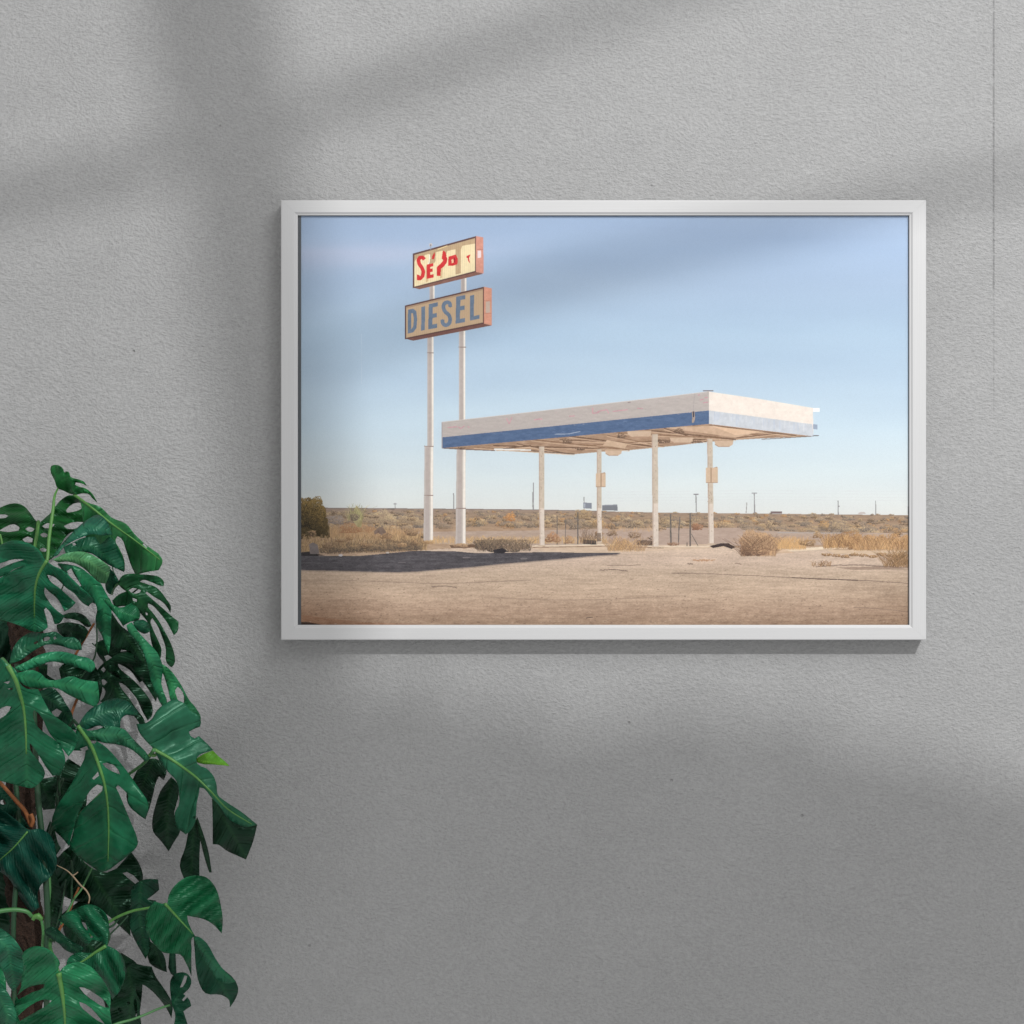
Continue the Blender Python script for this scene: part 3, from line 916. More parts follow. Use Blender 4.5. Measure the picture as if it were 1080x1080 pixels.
mg, nt, bs, out = mat('picture_glass')
tr = N(nt, 'ShaderNodeBsdfTransparent')
gl = N(nt, 'ShaderNodeBsdfGlossy', Roughness=0.12)
fr = N(nt, 'ShaderNodeFresnel', IOR=1.2)
ms = N(nt, 'ShaderNodeMixShader')
nt.links.new(fr.outputs[0], ms.inputs[0])
nt.links.new(tr.outputs[0], ms.inputs[1])
nt.links.new(gl.outputs[0], ms.inputs[2])
nt.links.new(ms.outputs[0], out.inputs[0])
GD = 0.0345
gv = [W(x, y, GD) for (x, y) in ((FX0+16.2, FY1-14.2), (FX1-16.2, FY1-14.2), (FX1-16.2, FY0+14.2), (FX0+16.2, FY0+14.2))]
link_mesh('glass_pane', gv + [p + Vector((0, 0.002, 0)) for p in gv],
          [(0, 1, 2, 3), (7, 6, 5, 4), (0, 4, 5, 1), (1, 5, 6, 2), (2, 6, 7, 3), (3, 7, 4, 0)], mg, pic)

# ------------------------------------------------------------------ the monstera
plant = thing('monstera_plant', W(28, 1180, 0.30),
              'tall leafy monstera plant with split glossy green leaves, left of the framed picture', 'houseplant')
# enlarged views in which the leaves were drawn: origin and scale
VIEW = {'A': (0, 480, 7.2), 'B': (100, 560, 7.2), 'C': (0, 620, 7.2), 'D': (50, 700, 7.2), 'E': (130, 740, 6.353),
        'F': (0, 800, 7.2), 'G': (0, 930, 7.2), 'H': (110, 900, 6.0), 'I': (0, 480, 3.857), 'J': (0, 740, 3.176), 'P': (0, 0, 1.0)}


def V(view, pts):
    ox, oy, s = VIEW[view]
    return [(ox+a/s, oy+b/s) for a, b in pts]


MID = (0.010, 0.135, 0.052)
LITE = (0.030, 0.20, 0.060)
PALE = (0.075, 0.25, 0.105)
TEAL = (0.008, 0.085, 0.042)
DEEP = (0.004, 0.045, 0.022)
SHADED = (0.004, 0.026, 0.010)  # darkened tint: shade among the back leaves put into the colour
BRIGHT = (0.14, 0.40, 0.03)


def seg_project(p, rib):
    """(along 0..1, signed distance, length) of p against the polyline rib"""
    best = None
    acc = 0.0
    tot = sum(math.dist(a, b) for a, b in zip(rib[:-1], rib[1:]))
    for i, (a, b) in enumerate(zip(rib[:-1], rib[1:])):
        dx, dy = b[0]-a[0], b[1]-a[1]
        L2 = dx*dx+dy*dy or 1e-9
        t = ((p[0]-a[0])*dx+(p[1]-a[1])*dy)/L2
        lo = -9 if i == 0 else 0
        hi = 9 if i == len(rib)-2 else 1
        t = min(max(t, lo), hi)
        qx, qy = a[0]+dx*t, a[1]+dy*t
        d = math.hypot(p[0]-qx, p[1]-qy)
        sg = 1 if dx*(p[1]-a[1])-dy*(p[0]-a[0]) > 0 else -1
        if best is None or d < best[1]:
            best = ((acc+t*math.sqrt(L2))/tot, d, sg)
        acc += math.sqrt(L2)
    return best[0], best[1]*best[2], tot


def leaf(view, outline, rib, d0, d1, tint, holes=(), fold=0.25, droop=0.10, wave=0.014, asym=0.0, ribw=0.0, seed=0, step=4.6, curl=0.0):
    """One leaf drawn as outline + midrib; d0/d1 = distance of its base/tip from the wall (m),
    fold = how steeply both halves fall back from the midrib, asym tips the blade about it, droop bends it."""
    out = [tuple(p) for p in catmull(V(view, outline), 3, closed=True)]
    hls = [[tuple(p) for p in catmull(V(view, h), 2, closed=True)] for h in holes]
    rb = V(view, rib)
    pts = [Vector(p) for p in out]
    edges = [(i, (i+1) % len(out)) for i in range(len(out))]
    for h in hls:
        b = len(pts)
        pts += [Vector(p) for p in h]
        edges += [(b+i, b+(i+1) % len(h)) for i in range(len(h))]
    xs = [p[0] for p in out]
    ys = [p[1] for p in out]
    rs = random.Random(seed+1)
    gx, gy = [], []
    y = min(ys)
    k = 0
    while y < max(ys):
        x = min(xs) + (step/2 if k % 2 else 0)
        while x < max(xs):
            gx.append(x+rs.uniform(-.6, .6))
            gy.append(y+rs.uniform(-.6, .6))
            x += step
        y += step*0.87
        k += 1
    gx, gy = np.array(gx), np.array(gy)
    ok = inside(gx, gy, out)
    for h in hls:
        ok &= ~inside(gx, gy, h)
    pts += [Vector((float(a), float(b))) for a, b in zip(gx[ok], gy[ok])]
    r = delaunay_2d_cdt(pts, edges, [], 0, 1e-4)
    vs, fs = r[0], r[2]
    P = np.array([(p.x, p.y) for p in vs])
    F = np.array([f for f in fs if len(f) == 3])
    c = P[F].mean(1)
    keep = inside(c[:, 0], c[:, 1], out)
    for h in hls:
        keep &= ~inside(c[:, 0], c[:, 1], h)
    F = F[keep]
    used = sorted(set(F.ravel().tolist()))
    remap = {u: i for i, u in enumerate(used)}
    P3, UV = [], []
    ph = rs.uniform(0, 6.28)
    size = max(max(xs)-min(xs), max(ys)-min(ys))
    for u in used:
        p = P[u]
        s, t, L = seg_project(p, rb)
        a = abs(t)*PX
        sc = min(max(s, -0.5), 1.6)
        d = d0 + (d1-d0)*sc
        soft = math.sqrt(a*a+0.004**2)-0.004
        d -= fold*soft + curl*soft*soft*12
        d += asym*t*PX
        d -= droop*(sc*L*PX)**2*4
        # the blade ripples between its side veins
        d += wave*math.sin(ph + 15.0*s - 0.045*abs(t) + (1.3 if t > 0 else 0))*min(1, a/0.03)
        d += wave*0.5*math.sin(ph*2 + p[0]*0.11 + p[1]*0.07)
        d = max(d, 0.02)
        P3.append(W(p[0], p[1], d))
        UV.append((s, t/max(L, 25)))
    faces = [tuple(remap[i] for i in f) for f in F.tolist()]
    o = link_mesh('leaf', P3, faces, M_LEAF, plant, smooth=True)
    me = o.data
    bm = bmesh.new()
    bm.from_mesh(me)
    bmesh.ops.recalc_face_normals(bm, faces=bm.faces)
    if sum(f.normal.y*f.calc_area() for f in bm.faces) > 0:
        bmesh.ops.reverse_faces(bm, faces=bm.faces)
    bm.to_mesh(me)
    bm.free()
    uvl = me.uv_layers.new(name='UVMap')
    for lp in me.loops:
        uvl.data[lp.index].uv = UV[lp.vertex_index]
    ca = me.color_attributes.new('leaf_tint', 'FLOAT_COLOR', 'POINT')
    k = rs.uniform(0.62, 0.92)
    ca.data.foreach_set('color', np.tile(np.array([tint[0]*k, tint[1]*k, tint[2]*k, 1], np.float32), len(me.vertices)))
    so = o.modifiers.new('thickness', 'SOLIDIFY')
    so.thickness = 0.0009
    so.offset = 0
    if ribw > 0:
        q = [tuple(p) for p in catmull(rb, 6)]
        tv, tf = [], []
        line, rad = [], []
        for i, p in enumerate(q):
            s, t, L = seg_project(p, rb)
            sc = s
            d = d0+(d1-d0)*sc - droop*(sc*L*PX)**2*4 + wave*0.5*math.sin(ph*2+p[0]*0.11+p[1]*0.07)
            line.append(W(p[0], p[1], d+0.0008))
            rad.append(ribw*PX*(1-0.72*i/(len(q)-1)))
        tube(tv, tf, line, rad, 8)
        link_mesh('midrib', tv, tf, M_RIB, o, smooth=True)
    return o


def stalk(name, view, pts, d, w, m):
    """petiole, root or stem: polyline in a view, depth(s) in metres, width(s) in photograph pixels"""
    P = V(view, pts)
    n = len(P)
    ds = d if isinstance(d, (list, tuple)) else [d]*n
    ws = [q_*0.85 for q_ in w] if isinstance(w, (list, tuple)) else [w*0.85]*n
    ds = np.interp(np.linspace(0, 1, n), np.linspace(0, 1, len(ds)), ds)
    ws = np.interp(np.linspace(0, 1, n), np.linspace(0, 1, len(ws)), ws)
    q = catmull([(a, b, c, e) for (a, b), c, e in zip(P, ds, ws)], 6)
    tv, tf = [], []
    tube(tv, tf, [W(p[0], p[1], p[2]) for p in q], [p[3]*PX/2 for p in q], 8)
    return link_mesh(name, tv, tf, m, plant, smooth=True)


# moss pole: a knobbly fibre-wrapped post
def moss_pole():
    tv, tf = [], []
    seg, rows_ = 40, 150
    r_ = random.Random(4)
    ph = [r_.uniform(0, 6.28) for _ in range(8)]
    for j in range(rows_+1):
        y = 640 + j*(1175-640)/rows_
        c = W(25 + 4*math.sin(y*0.02), y, 0.27)
        for i in range(seg):
            a = 2*math.pi*i/seg
            rr = 0.030*(1+0.10*math.sin(3*a+y*.09+ph[0])+0.08*math.sin(7*a-y*.21+ph[1])+0.06*math.sin(13*a+y*.5+ph[2])+r_.uniform(-.06, .06))
            tv.append(c + Vector((rr*math.cos(a), rr*math.sin(a), 0)))
    for j in range(rows_):
        for i in range(seg):
            k = (i+1) % seg
            tf.append((j*seg+i, j*seg+k, (j+1)*seg+k, (j+1)*seg+i))
    tf.append(tuple(range(seg)))
    return link_mesh('moss_pole', tv, tf, M_POLE, plant, smooth=True)


moss_pole()
# climbing stems
stalk('stem', 'P', [(52, 1180), (50, 1100), (49, 1040), (50, 960), (46, 900), (40, 840), (36, 760), (34, 700)], 0.33, 7, M_PET_DK)
stalk('stem', 'P', [(20, 1180), (16, 1080), (14, 980), (20, 880), (14, 780), (18, 700)], 0.33, 6, M_PET_DK)

# ---- petioles and roots seen between the leaves
stalk('petiole', 'A', [(440, 252), (418, 300), (405, 400), (388, 520), (372, 640), (362, 770), (340, 900)], [0.24, 0.27, 0.30, 0.33], [1.8, 3.8, 4.0, 3.6], M_RIB)
stalk('petiole', 'A', [(291, 505), (280, 600), (262, 720), (250, 860)], [0.14, 0.2, 0.26], [4.4, 4.0], M_RIB)
stalk('petiole', 'A', [(0, 600), (8, 630), (18, 680), (30, 760)], 0.2, 2.4, M_RIB)
stalk('aerial_root', 'C', [(715, 270), (660, 360), (600, 460), (520, 620), (500, 700)], 0.10, [2.6, 3.4], M_BROWN)
stalk('aerial_root', 'C', [(585, 845), (555, 920), (530, 1010), (500, 1090)], 0.10, [3.4, 3.0], M_BROWN)
stalk('petiole', 'A', [(440, 830), (500, 880), (490, 960), (440, 1080)], 0.12, 1.6, M_PET_DK)
stalk('petiole', 'C', [(1080, -20), (900, 120), (760, 200), (735, 420), (720, 520), (600, 700)], [0.20, 0.16], 2.0, M_PET_DK)
stalk('petiole', 'C', [(700, 420), (760, 480), (800, 600), (830, 700), (830, 860)], 0.10, 1.6, M_PET_DK)
stalk('petiole', 'B', [(130, 480), (150, 430), (185, 395)], [0.14, 0.22], [2.4, 3.0], M_PET)
stalk('petiole', 'C', [(60, 590), (20, 540), (-30, 620), (20, 900)], [0.52, 0.34], 4.2, M_PET)
stalk('petiole', 'E', [(205, 322), (180, 360), (150, 400), (60, 470), (-80, 560), (-300, 760)], [0.36, 0.30, 0.26], [4.2, 3.2], M_PET)
stalk('petiole', 'F', [(-10, 170), (60, 250), (130, 330), (190, 400), (235, 510)], [0.36, 0.34], [4.0, 5.2], M_BROWN)
stalk('petiole', 'F', [(235, 420), (250, 470), (235, 520)], 0.35, 4.5, M_BROWN)
stalk('petiole', 'D', [(232, 466), (200, 430), (150, 500), (100, 650), (85, 800), (90, 1000)], [0.40, 0.30, 0.24], [3.6, 3.6], M_PET_DK)
stalk('petiole', 'F', [(480, 150), (440, 260), (430, 380), (380, 560), (350, 900), (350, 1200)], 0.22, 3.6, M_PET_DK)
stalk('petiole', 'G', [(365, -60), (370, 60), (358, 200), (350, 330), (345, 520), (350, 700)], [0.30, 0.30], [6, 5.4], M_PET)
stalk('aerial_root', 'F', [(430, 810), (520, 860), (550, 890), (610, 960), (660, 1010), (680, 1060), (672, 1100)], 0.26, [1.0, 1.9, 2.0, 1.6], M_ROOT)
stalk('aerial_root', 'F', [(550, 890), (570, 880), (592, 862)], 0.26, [1.9, 1.2], M_ROOT)
stalk('petiole', 'F', [(700, 830), (660, 910), (620, 990), (560, 1070), (520, 1150), (460, 1260)], [0.20, 0.24], [2.2, 2.8], M_PET)
stalk('petiole', 'F', [(540, 770), (552, 860), (545, 960), (545, 1100)], 0.2, 2.4, M_PET_DK)
stalk('petiole', 'G', [(500, -20), (480, 120), (450, 260), (430, 340), (410, 460)], 0.18, 2.0, M_PET_DK)
stalk('petiole', 'G', [(600, 40), (560, 130), (530, 220), (470, 330), (430, 400)], 0.2, [2.4, 3.4], M_BROWN)
stalk('petiole', 'G', [(-10, 225), (60, 215), (150, 215), (215, 235), (240, 262)], [0.42, 0.40], [5.2, 4.6], M_PET)
stalk('petiole', 'H', [(385, 322), (340, 335), (270, 348), (180, 365), (90, 400), (0, 455), (-90, 520)], [0.30, 0.26], [3.0, 3.4], M_RIB)
stalk('petiole', 'H', [(150, 395), (110, 440), (60, 490), (10, 540), (-60, 600)], 0.18, 2.0, M_PET_DK)
stalk('petiole', 'H', [(415, 960), (340, 985), (260, 1020), (180, 1050), (90, 1075), (0, 1110)], [0.20, 0.28], [2.6, 3.4], M_PET)
stalk('petiole', 'G', [(805, 488), (830, 420), (815, 350), (860, 330), (900, 280)], [0.42, 0.26], [3.0, 2.4], M_PET_DK)
stalk('petiole', 'G', [(445, 692), (400, 560), (380, 500), (385, 440)], [0.5, 0.36], [4.0, 4.4], M_PET)
stalk('petiole', 'G', [(320, 520), (322, 330), (300, 260), (285, 240)], 0.36, 3.2, M_PET)
stalk('bud', 'G', [(250, 290), (262, 268), (290, 262), (312, 280), (300, 292)], 0.42, [4, 7, 3], M_RIB)
stalk('bud', 'D', [(770, 700), (785, 690), (815, 695), (830, 680)], 0.34, [3.5, 5.0, 2.0], M_RIB)
stalk('petiole', 'A', [(900, 960), (860, 880), (850, 820), (880, 860)], 0.1, 1.6, M_PET_DK)

# ---- leaves, from the wall forwards
# back layer, near the wall
leaf('A', [(0, 400), (60, 375), (130, 368), (185, 390), (230, 440), (275, 500), (291, 515), (310, 505), (350, 470), (385, 440), (420, 390),
           (470, 335), (530, 305), (590, 320), (640, 350), (665, 420), (665, 500), (600, 560), (520, 600), (450, 700), (390, 790), (340, 800),
           (250, 780), (120, 740), (0, 740), (-90, 700), (-140, 560), (-90, 440)],
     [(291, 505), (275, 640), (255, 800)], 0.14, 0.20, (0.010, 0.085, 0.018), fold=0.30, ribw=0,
     holes=[[(-30, 455), (40, 450), (65, 462), (40, 478), (-30, 478)], [(-10, 575), (60, 535), (110, 525), (150, 550), (140, 575), (60, 585)],
            [(190, 560), (220, 543), (262, 560), (250, 578), (210, 578)], [(170, 640), (210, 618), (250, 635), (245, 662), (190, 660)],
            [(500, 420), (530, 385), (590, 360), (632, 365), (625, 400), (560, 430), (510, 437)], [(485, 538), (540, 512), (630, 508), (640, 530), (580, 555), (510, 560)],
            [(320, 540), (360, 515), (415, 525), (400, 545), (340, 555)], [(305, 603), (330, 588), (364, 603), (355, 622), (320, 622)],
            [(300, 714), (330, 702), (358, 718), (345, 735), (310, 730)]], seed=2)
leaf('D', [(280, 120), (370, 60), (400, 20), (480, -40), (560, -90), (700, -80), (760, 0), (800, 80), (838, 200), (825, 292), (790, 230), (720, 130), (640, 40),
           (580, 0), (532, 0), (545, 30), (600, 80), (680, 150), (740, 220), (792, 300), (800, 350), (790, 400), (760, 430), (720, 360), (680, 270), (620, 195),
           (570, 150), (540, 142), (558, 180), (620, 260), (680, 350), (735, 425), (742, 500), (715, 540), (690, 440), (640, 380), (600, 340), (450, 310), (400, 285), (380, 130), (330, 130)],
     [(440, -10), (470, 120), (560, 260), (640, 400)], 0.13, 0.10, SHADED, fold=0.12,
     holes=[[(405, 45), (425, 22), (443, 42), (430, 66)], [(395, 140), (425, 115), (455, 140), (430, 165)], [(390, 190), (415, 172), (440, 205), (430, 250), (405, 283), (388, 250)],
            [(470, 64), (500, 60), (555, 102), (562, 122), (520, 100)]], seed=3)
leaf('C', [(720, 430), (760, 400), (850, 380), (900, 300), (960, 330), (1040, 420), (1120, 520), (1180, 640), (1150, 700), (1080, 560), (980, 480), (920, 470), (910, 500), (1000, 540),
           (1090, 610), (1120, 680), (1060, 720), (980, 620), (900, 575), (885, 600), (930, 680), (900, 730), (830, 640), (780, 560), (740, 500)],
     [(740, 440), (900, 520), (1100, 680)], 0.12, 0.10, SHADED, fold=0.15,
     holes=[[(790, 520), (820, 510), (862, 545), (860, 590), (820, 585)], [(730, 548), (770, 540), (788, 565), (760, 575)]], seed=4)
leaf('C', [(430, 280), (500, 262), (570, 268), (640, 292), (672, 330), (640, 400), (600, 430), (540, 385), (480, 370), (440, 330)], [(450, 300), (640, 360)], 0.10, 0.12, SHADED, seed=5)
leaf('C', [(480, 205), (540, 188), (620, 198), (670, 240), (695, 290), (670, 300), (600, 252), (530, 235), (490, 228)], [(485, 215), (680, 270)], 0.10, 0.12, SHADED, seed=6)
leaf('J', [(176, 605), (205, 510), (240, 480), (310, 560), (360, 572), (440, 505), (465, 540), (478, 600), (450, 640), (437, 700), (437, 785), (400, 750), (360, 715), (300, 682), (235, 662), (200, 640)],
     [(300, 560), (350, 640), (430, 760)], 0.12, 0.10, SHADED, holes=[[(410, 574), (425, 570), (468, 605), (462, 617), (430, 592)]], fold=0.1, seed=7)
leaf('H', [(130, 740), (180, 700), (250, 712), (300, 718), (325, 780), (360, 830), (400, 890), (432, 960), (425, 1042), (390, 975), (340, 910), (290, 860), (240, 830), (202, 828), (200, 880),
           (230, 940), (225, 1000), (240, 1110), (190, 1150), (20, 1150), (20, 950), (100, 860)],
     [(150, 730), (180, 880), (150, 1100)], 0.14, 0.12, SHADED, fold=0.1,
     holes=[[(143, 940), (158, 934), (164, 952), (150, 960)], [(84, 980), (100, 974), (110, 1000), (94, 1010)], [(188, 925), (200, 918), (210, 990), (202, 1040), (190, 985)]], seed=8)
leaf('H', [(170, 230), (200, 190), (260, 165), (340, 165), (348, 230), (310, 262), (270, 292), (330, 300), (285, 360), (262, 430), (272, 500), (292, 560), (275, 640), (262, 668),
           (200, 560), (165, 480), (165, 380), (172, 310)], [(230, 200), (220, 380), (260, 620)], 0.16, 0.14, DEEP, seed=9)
leaf('H', [(288, 555), (330, 590), (375, 640), (396, 752), (340, 730), (285, 692)], [(310, 570), (370, 730)], 0.14, 0.12, SHADED, seed=10)
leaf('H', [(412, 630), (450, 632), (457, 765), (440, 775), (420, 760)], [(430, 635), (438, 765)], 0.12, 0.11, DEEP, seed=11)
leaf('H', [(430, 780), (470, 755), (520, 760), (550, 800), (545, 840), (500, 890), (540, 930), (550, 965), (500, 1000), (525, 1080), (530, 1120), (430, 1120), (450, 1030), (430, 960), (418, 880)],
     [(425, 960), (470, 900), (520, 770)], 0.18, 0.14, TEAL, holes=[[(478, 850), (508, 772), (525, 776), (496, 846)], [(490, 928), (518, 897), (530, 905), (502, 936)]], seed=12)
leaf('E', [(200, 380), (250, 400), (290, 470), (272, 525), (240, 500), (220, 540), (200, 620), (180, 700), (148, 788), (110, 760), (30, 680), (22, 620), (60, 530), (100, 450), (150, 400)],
     [(200, 390), (130, 560), (100, 720)], 0.16, 0.12, SHADED, seed=13)
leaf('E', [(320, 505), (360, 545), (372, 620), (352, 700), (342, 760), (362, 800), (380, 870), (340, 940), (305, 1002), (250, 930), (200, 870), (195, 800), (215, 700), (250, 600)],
     [(320, 520), (290, 750), (300, 990)], 0.22, 0.16, SHADED, seed=14)
leaf('J', [(640, 380), (660, 400), (668, 430), (668, 520), (668, 600), (620, 600), (602, 550), (620, 490), (630, 440)], [(650, 390), (640, 590)], 0.16, 0.14, SHADED, seed=15)
leaf('J', [(660, 385), (682, 445), (700, 510), (709, 572), (701, 572), (687, 530), (672, 470), (655, 410)], [(662, 400), (704, 570)], 0.18, 0.14, SHADED, seed=16)
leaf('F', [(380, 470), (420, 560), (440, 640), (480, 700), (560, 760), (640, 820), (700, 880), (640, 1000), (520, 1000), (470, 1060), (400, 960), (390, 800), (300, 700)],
     [(400, 500), (560, 900)], 0.13, 0.12, SHADED, holes=[[(425, 740), (462, 680), (486, 700), (440, 752)]], seed=17)
leaf('F', [(260, 160), (400, 140), (470, 110), (480, 200), (420, 300), (420, 380), (330, 390), (290, 300)], [(300, 160), (400, 360)], 0.16, 0.14, SHADED, seed=18)

leaf('P', [(-30, 880), (-5, 890), (8, 920), (12, 960), (6, 1000), (-8, 1010), (-30, 990)], [(-25, 885), (0, 990)], 0.20, 0.18, SHADED, seed=19)
leaf('P', [(-20, 640), (4, 645), (22, 660), (30, 690), (22, 712), (0, 705), (-20, 700)], [(-15, 650), (22, 700)], 0.18, 0.16, SHADED, seed=71)
leaf('P', [(52, 905), (60, 925), (66, 950), (60, 985), (52, 1000), (47, 960)], [(54, 910), (56, 990)], 0.16, 0.14, SHADED, seed=72)
leaf('P', [(62, 705), (78, 690), (98, 700), (108, 722), (104, 742), (90, 728), (80, 735), (68, 725)], [(64, 706), (104, 738)], 0.15, 0.13, SHADED, seed=73)
leaf('P', [(58, 820), (72, 800), (88, 812), (92, 835), (84, 868), (70, 880), (60, 855)], [(62, 815), (74, 876)], 0.12, 0.10, SHADED, seed=74)
leaf('P', [(64, 965), (84, 950), (104, 962), (112, 990), (100, 1012), (82, 1004), (70, 990)], [(66, 966), (104, 1008)], 0.13, 0.11, SHADED, seed=75,
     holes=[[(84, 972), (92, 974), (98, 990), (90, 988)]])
leaf('P', [(110, 1020), (128, 1005), (146, 1018), (150, 1045), (140, 1075), (120, 1082), (108, 1050)], [(112, 1022), (136, 1078)], 0.10, 0.08, SHADED, seed=76,
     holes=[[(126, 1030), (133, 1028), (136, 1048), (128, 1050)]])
# middle layer
leaf('B', [(172, 398), (210, 340), (260, 325), (350, 330), (430, 335), (490, 350), (525, 390), (522, 420), (480, 410), (420, 385), (360, 373), (342, 385), (400, 405), (460, 425),
           (500, 460), (545, 520), (577, 570), (574, 625), (556, 590), (520, 545), (450, 500), (395, 460), (384, 472), (450, 530), (530, 600), (575, 640), (636, 690), (627, 765),
           (600, 792), (578, 750), (545, 690), (490, 620), (430, 560), (405, 550), (402, 565), (440, 620), (490, 690), (540, 780), (580, 860), (600, 920), (598, 1020), (580, 1035),
           (545, 1000), (540, 900), (510, 800), (470, 710), (436, 662), (424, 680), (440, 740), (480, 830), (505, 900), (500, 965), (465, 930), (440, 880), (420, 800), (405, 700),
           (340, 620), (290, 580), (230, 570), (150, 580), (132, 530), (180, 485), (240, 458), (200, 430)],
     [(175, 396), (300, 480), (400, 590), (480, 760), (520, 900)], 0.24, 0.14, (0.006, 0.060, 0.018), fold=0.25,
     holes=[[(256, 450), (290, 432), (352, 450), (340, 468), (280, 470)], [(285, 508), (320, 520), (318, 540), (290, 530)], [(385, 618), (400, 622), (402, 642), (388, 640)]], seed=20)
leaf('I', [(305, 160), (350, 190), (410, 212), (455, 255), (512, 279), (548, 322), (600, 370), (658, 420), (661, 432), (645, 468), (600, 475), (552, 488), (530, 440), (512, 385),
           (492, 338), (478, 330), (470, 342), (488, 385), (505, 425), (508, 470), (470, 452), (430, 430), (390, 400), (350, 340), (335, 250), (328, 195)],
     [(300, 160), (375, 215), (445, 272), (540, 340), (650, 425)], 0.20, 0.24, LITE, fold=0.35, asym=-0.25, ribw=1.5, seed=21,
     holes=[[(580, 362), (586, 358), (600, 374), (596, 378)]])
leaf('A', [(440, 252), (415, 190), (383, 110), (390, 82), (422, 74), (465, 90), (490, 120), (520, 128), (535, 165), (590, 183), (640, 205), (657, 232), (620, 215), (575, 207),
           (568, 225), (600, 240), (650, 253), (700, 295), (737, 358), (700, 325), (680, 300), (630, 290), (580, 300), (530, 292), (480, 268)],
     [(440, 250), (470, 190), (540, 165)], 0.24, 0.28, (0.012, 0.15, 0.030), fold=0.5, seed=22, holes=[[(480, 116), (492, 112), (500, 130), (488, 130)]])
leaf('A', [(480, 700), (560, 660), (640, 625), (720, 620), (760, 680), (830, 620), (860, 640), (900, 720), (945, 850), (942, 888), (860, 850), (820, 830), (760, 790), (700, 750),
           (620, 735), (560, 745), (500, 750)], [(470, 740), (700, 690), (930, 870)], 0.28, 0.24, TEAL, seed=23, holes=[[(548, 672), (565, 664), (580, 680), (560, 690)]])
leaf('A', [(440, 820), (520, 830), (600, 850), (680, 920), (740, 980), (780, 1060), (790, 1140), (700, 1120), (640, 1040), (560, 1000), (500, 920)], [(450, 820), (640, 930), (780, 1120)], 0.26, 0.22, TEAL,
     seed=24, holes=[[(510, 880), (540, 860), (560, 900), (620, 990), (600, 1000), (540, 950)]])
leaf('A', [(820, 900), (835, 860), (870, 900), (905, 960), (860, 1010), (840, 1060), (815, 1040), (800, 980)], [(830, 880), (850, 1040)], 0.2, 0.18, TEAL, seed=25)
leaf('I', [(290, 450), (330, 460), (370, 490), (400, 510), (430, 560), (450, 600), (452, 680), (450, 755), (442, 810), (430, 778), (415, 735), (396, 700), (388, 668), (395, 630),
           (380, 590), (350, 560), (330, 530), (310, 490)], [(300, 460), (380, 530), (425, 620), (440, 790)], 0.28, 0.26, (0.014, 0.16, 0.07), fold=0.4, seed=26)
leaf('B', [(60, 520), (110, 510), (140, 560), (190, 582), (280, 545), (320, 580), (345, 640), (330, 680), (270, 690), (215, 722), (160, 640), (100, 570)], [(90, 530), (200, 620), (300, 650)], 0.30, 0.28, MID,
     fold=0.5, asym=0.3, seed=27)
leaf('B', [(290, 690), (330, 678), (370, 676), (412, 710), (420, 760), (385, 780), (340, 765), (300, 725)], [(280, 700), (350, 720), (415, 760)], 0.28, 0.26, TEAL, fold=0.5, seed=28)
leaf('B', [(130, 620), (200, 720), (250, 760), (310, 830), (370, 920), (380, 1000), (300, 960), (230, 900), (180, 900), (120, 860), (110, 740)], [(130, 640), (240, 800), (370, 980)], 0.15, 0.14, SHADED, seed=29)
leaf('I', [(515, 692), (535, 680), (560, 715), (600, 760), (640, 805), (662, 860), (656, 930), (682, 1022), (676, 1048), (640, 985), (615, 925), (598, 850), (578, 790), (545, 745), (520, 715)],
     [(522, 690), (580, 765), (625, 850), (660, 980)], 0.30, 0.24, (0.022, 0.19, 0.085), fold=0.45, asym=0.2, seed=30)
leaf('D', [(868, 0), (915, 30), (960, 80), (1020, 170), (1080, 280), (1130, 340), (1165, 420), (1150, 455), (1090, 430), (1040, 385), (980, 335), (940, 290), (918, 200), (888, 100), (862, 30)],
     [(875, 5), (945, 160), (1010, 320), (1140, 440)], 0.24, 0.22, (0.018, 0.16, 0.06), holes=[[(970, 200), (992, 175), (1010, 190), (1038, 250), (1036, 303), (1005, 292), (978, 240)]], seed=31)
leaf('E', [(488, 382), (540, 350), (600, 328), (632, 360), (680, 400), (712, 431), (600, 421), (520, 415), (495, 405)], [(495, 390), (700, 428)], 0.30, 0.28, BRIGHT, seed=32, wave=0.004)
leaf('E', [(395, 262), (430, 220), (470, 250), (440, 300), (400, 300)], [(400, 280), (450, 240)], 0.27, 0.27, (0.01, 0.10, 0.02), seed=33)
leaf('E', [(595, 650), (640, 680), (700, 760), (770, 820), (820, 838), (897, 826), (872, 930), (822, 1058), (760, 1030), (680, 990), (640, 960), (600, 955), (600, 850)],
     [(600, 660), (720, 860), (820, 1040)], 0.28, 0.24, SHADED, fold=0.15, seed=34)
leaf('E', [(205, 320), (150, 262), (100, 192), (88, 150), (150, 145), (195, 112), (225, 60), (280, 15), (340, -20), (420, 20), (450, 62), (500, 90), (520, 130), (515, 166), (470, 185), (440, 202),
           (450, 228), (480, 247), (505, 230), (560, 280), (602, 325), (560, 338), (510, 358), (488, 385), (500, 420), (560, 450), (605, 500), (625, 560), (632, 622), (680, 665), (780, 730),
           (897, 825), (820, 840), (770, 822), (700, 780), (640, 692), (590, 642), (560, 602), (540, 582), (512, 575), (505, 620), (492, 680), (488, 740), (480, 810), (442, 872), (420, 890),
           (390, 868), (360, 850), (350, 800), (345, 745), (370, 700), (375, 620), (360, 540), (300, 470), (240, 390)],
     [(205, 320), (300, 372), (400, 440), (480, 500), (560, 575), (700, 720), (860, 820)], 0.36, 0.30, (0.016, 0.105, 0.055), fold=0.30, ribw=1.7, seed=35, droop=0.15)
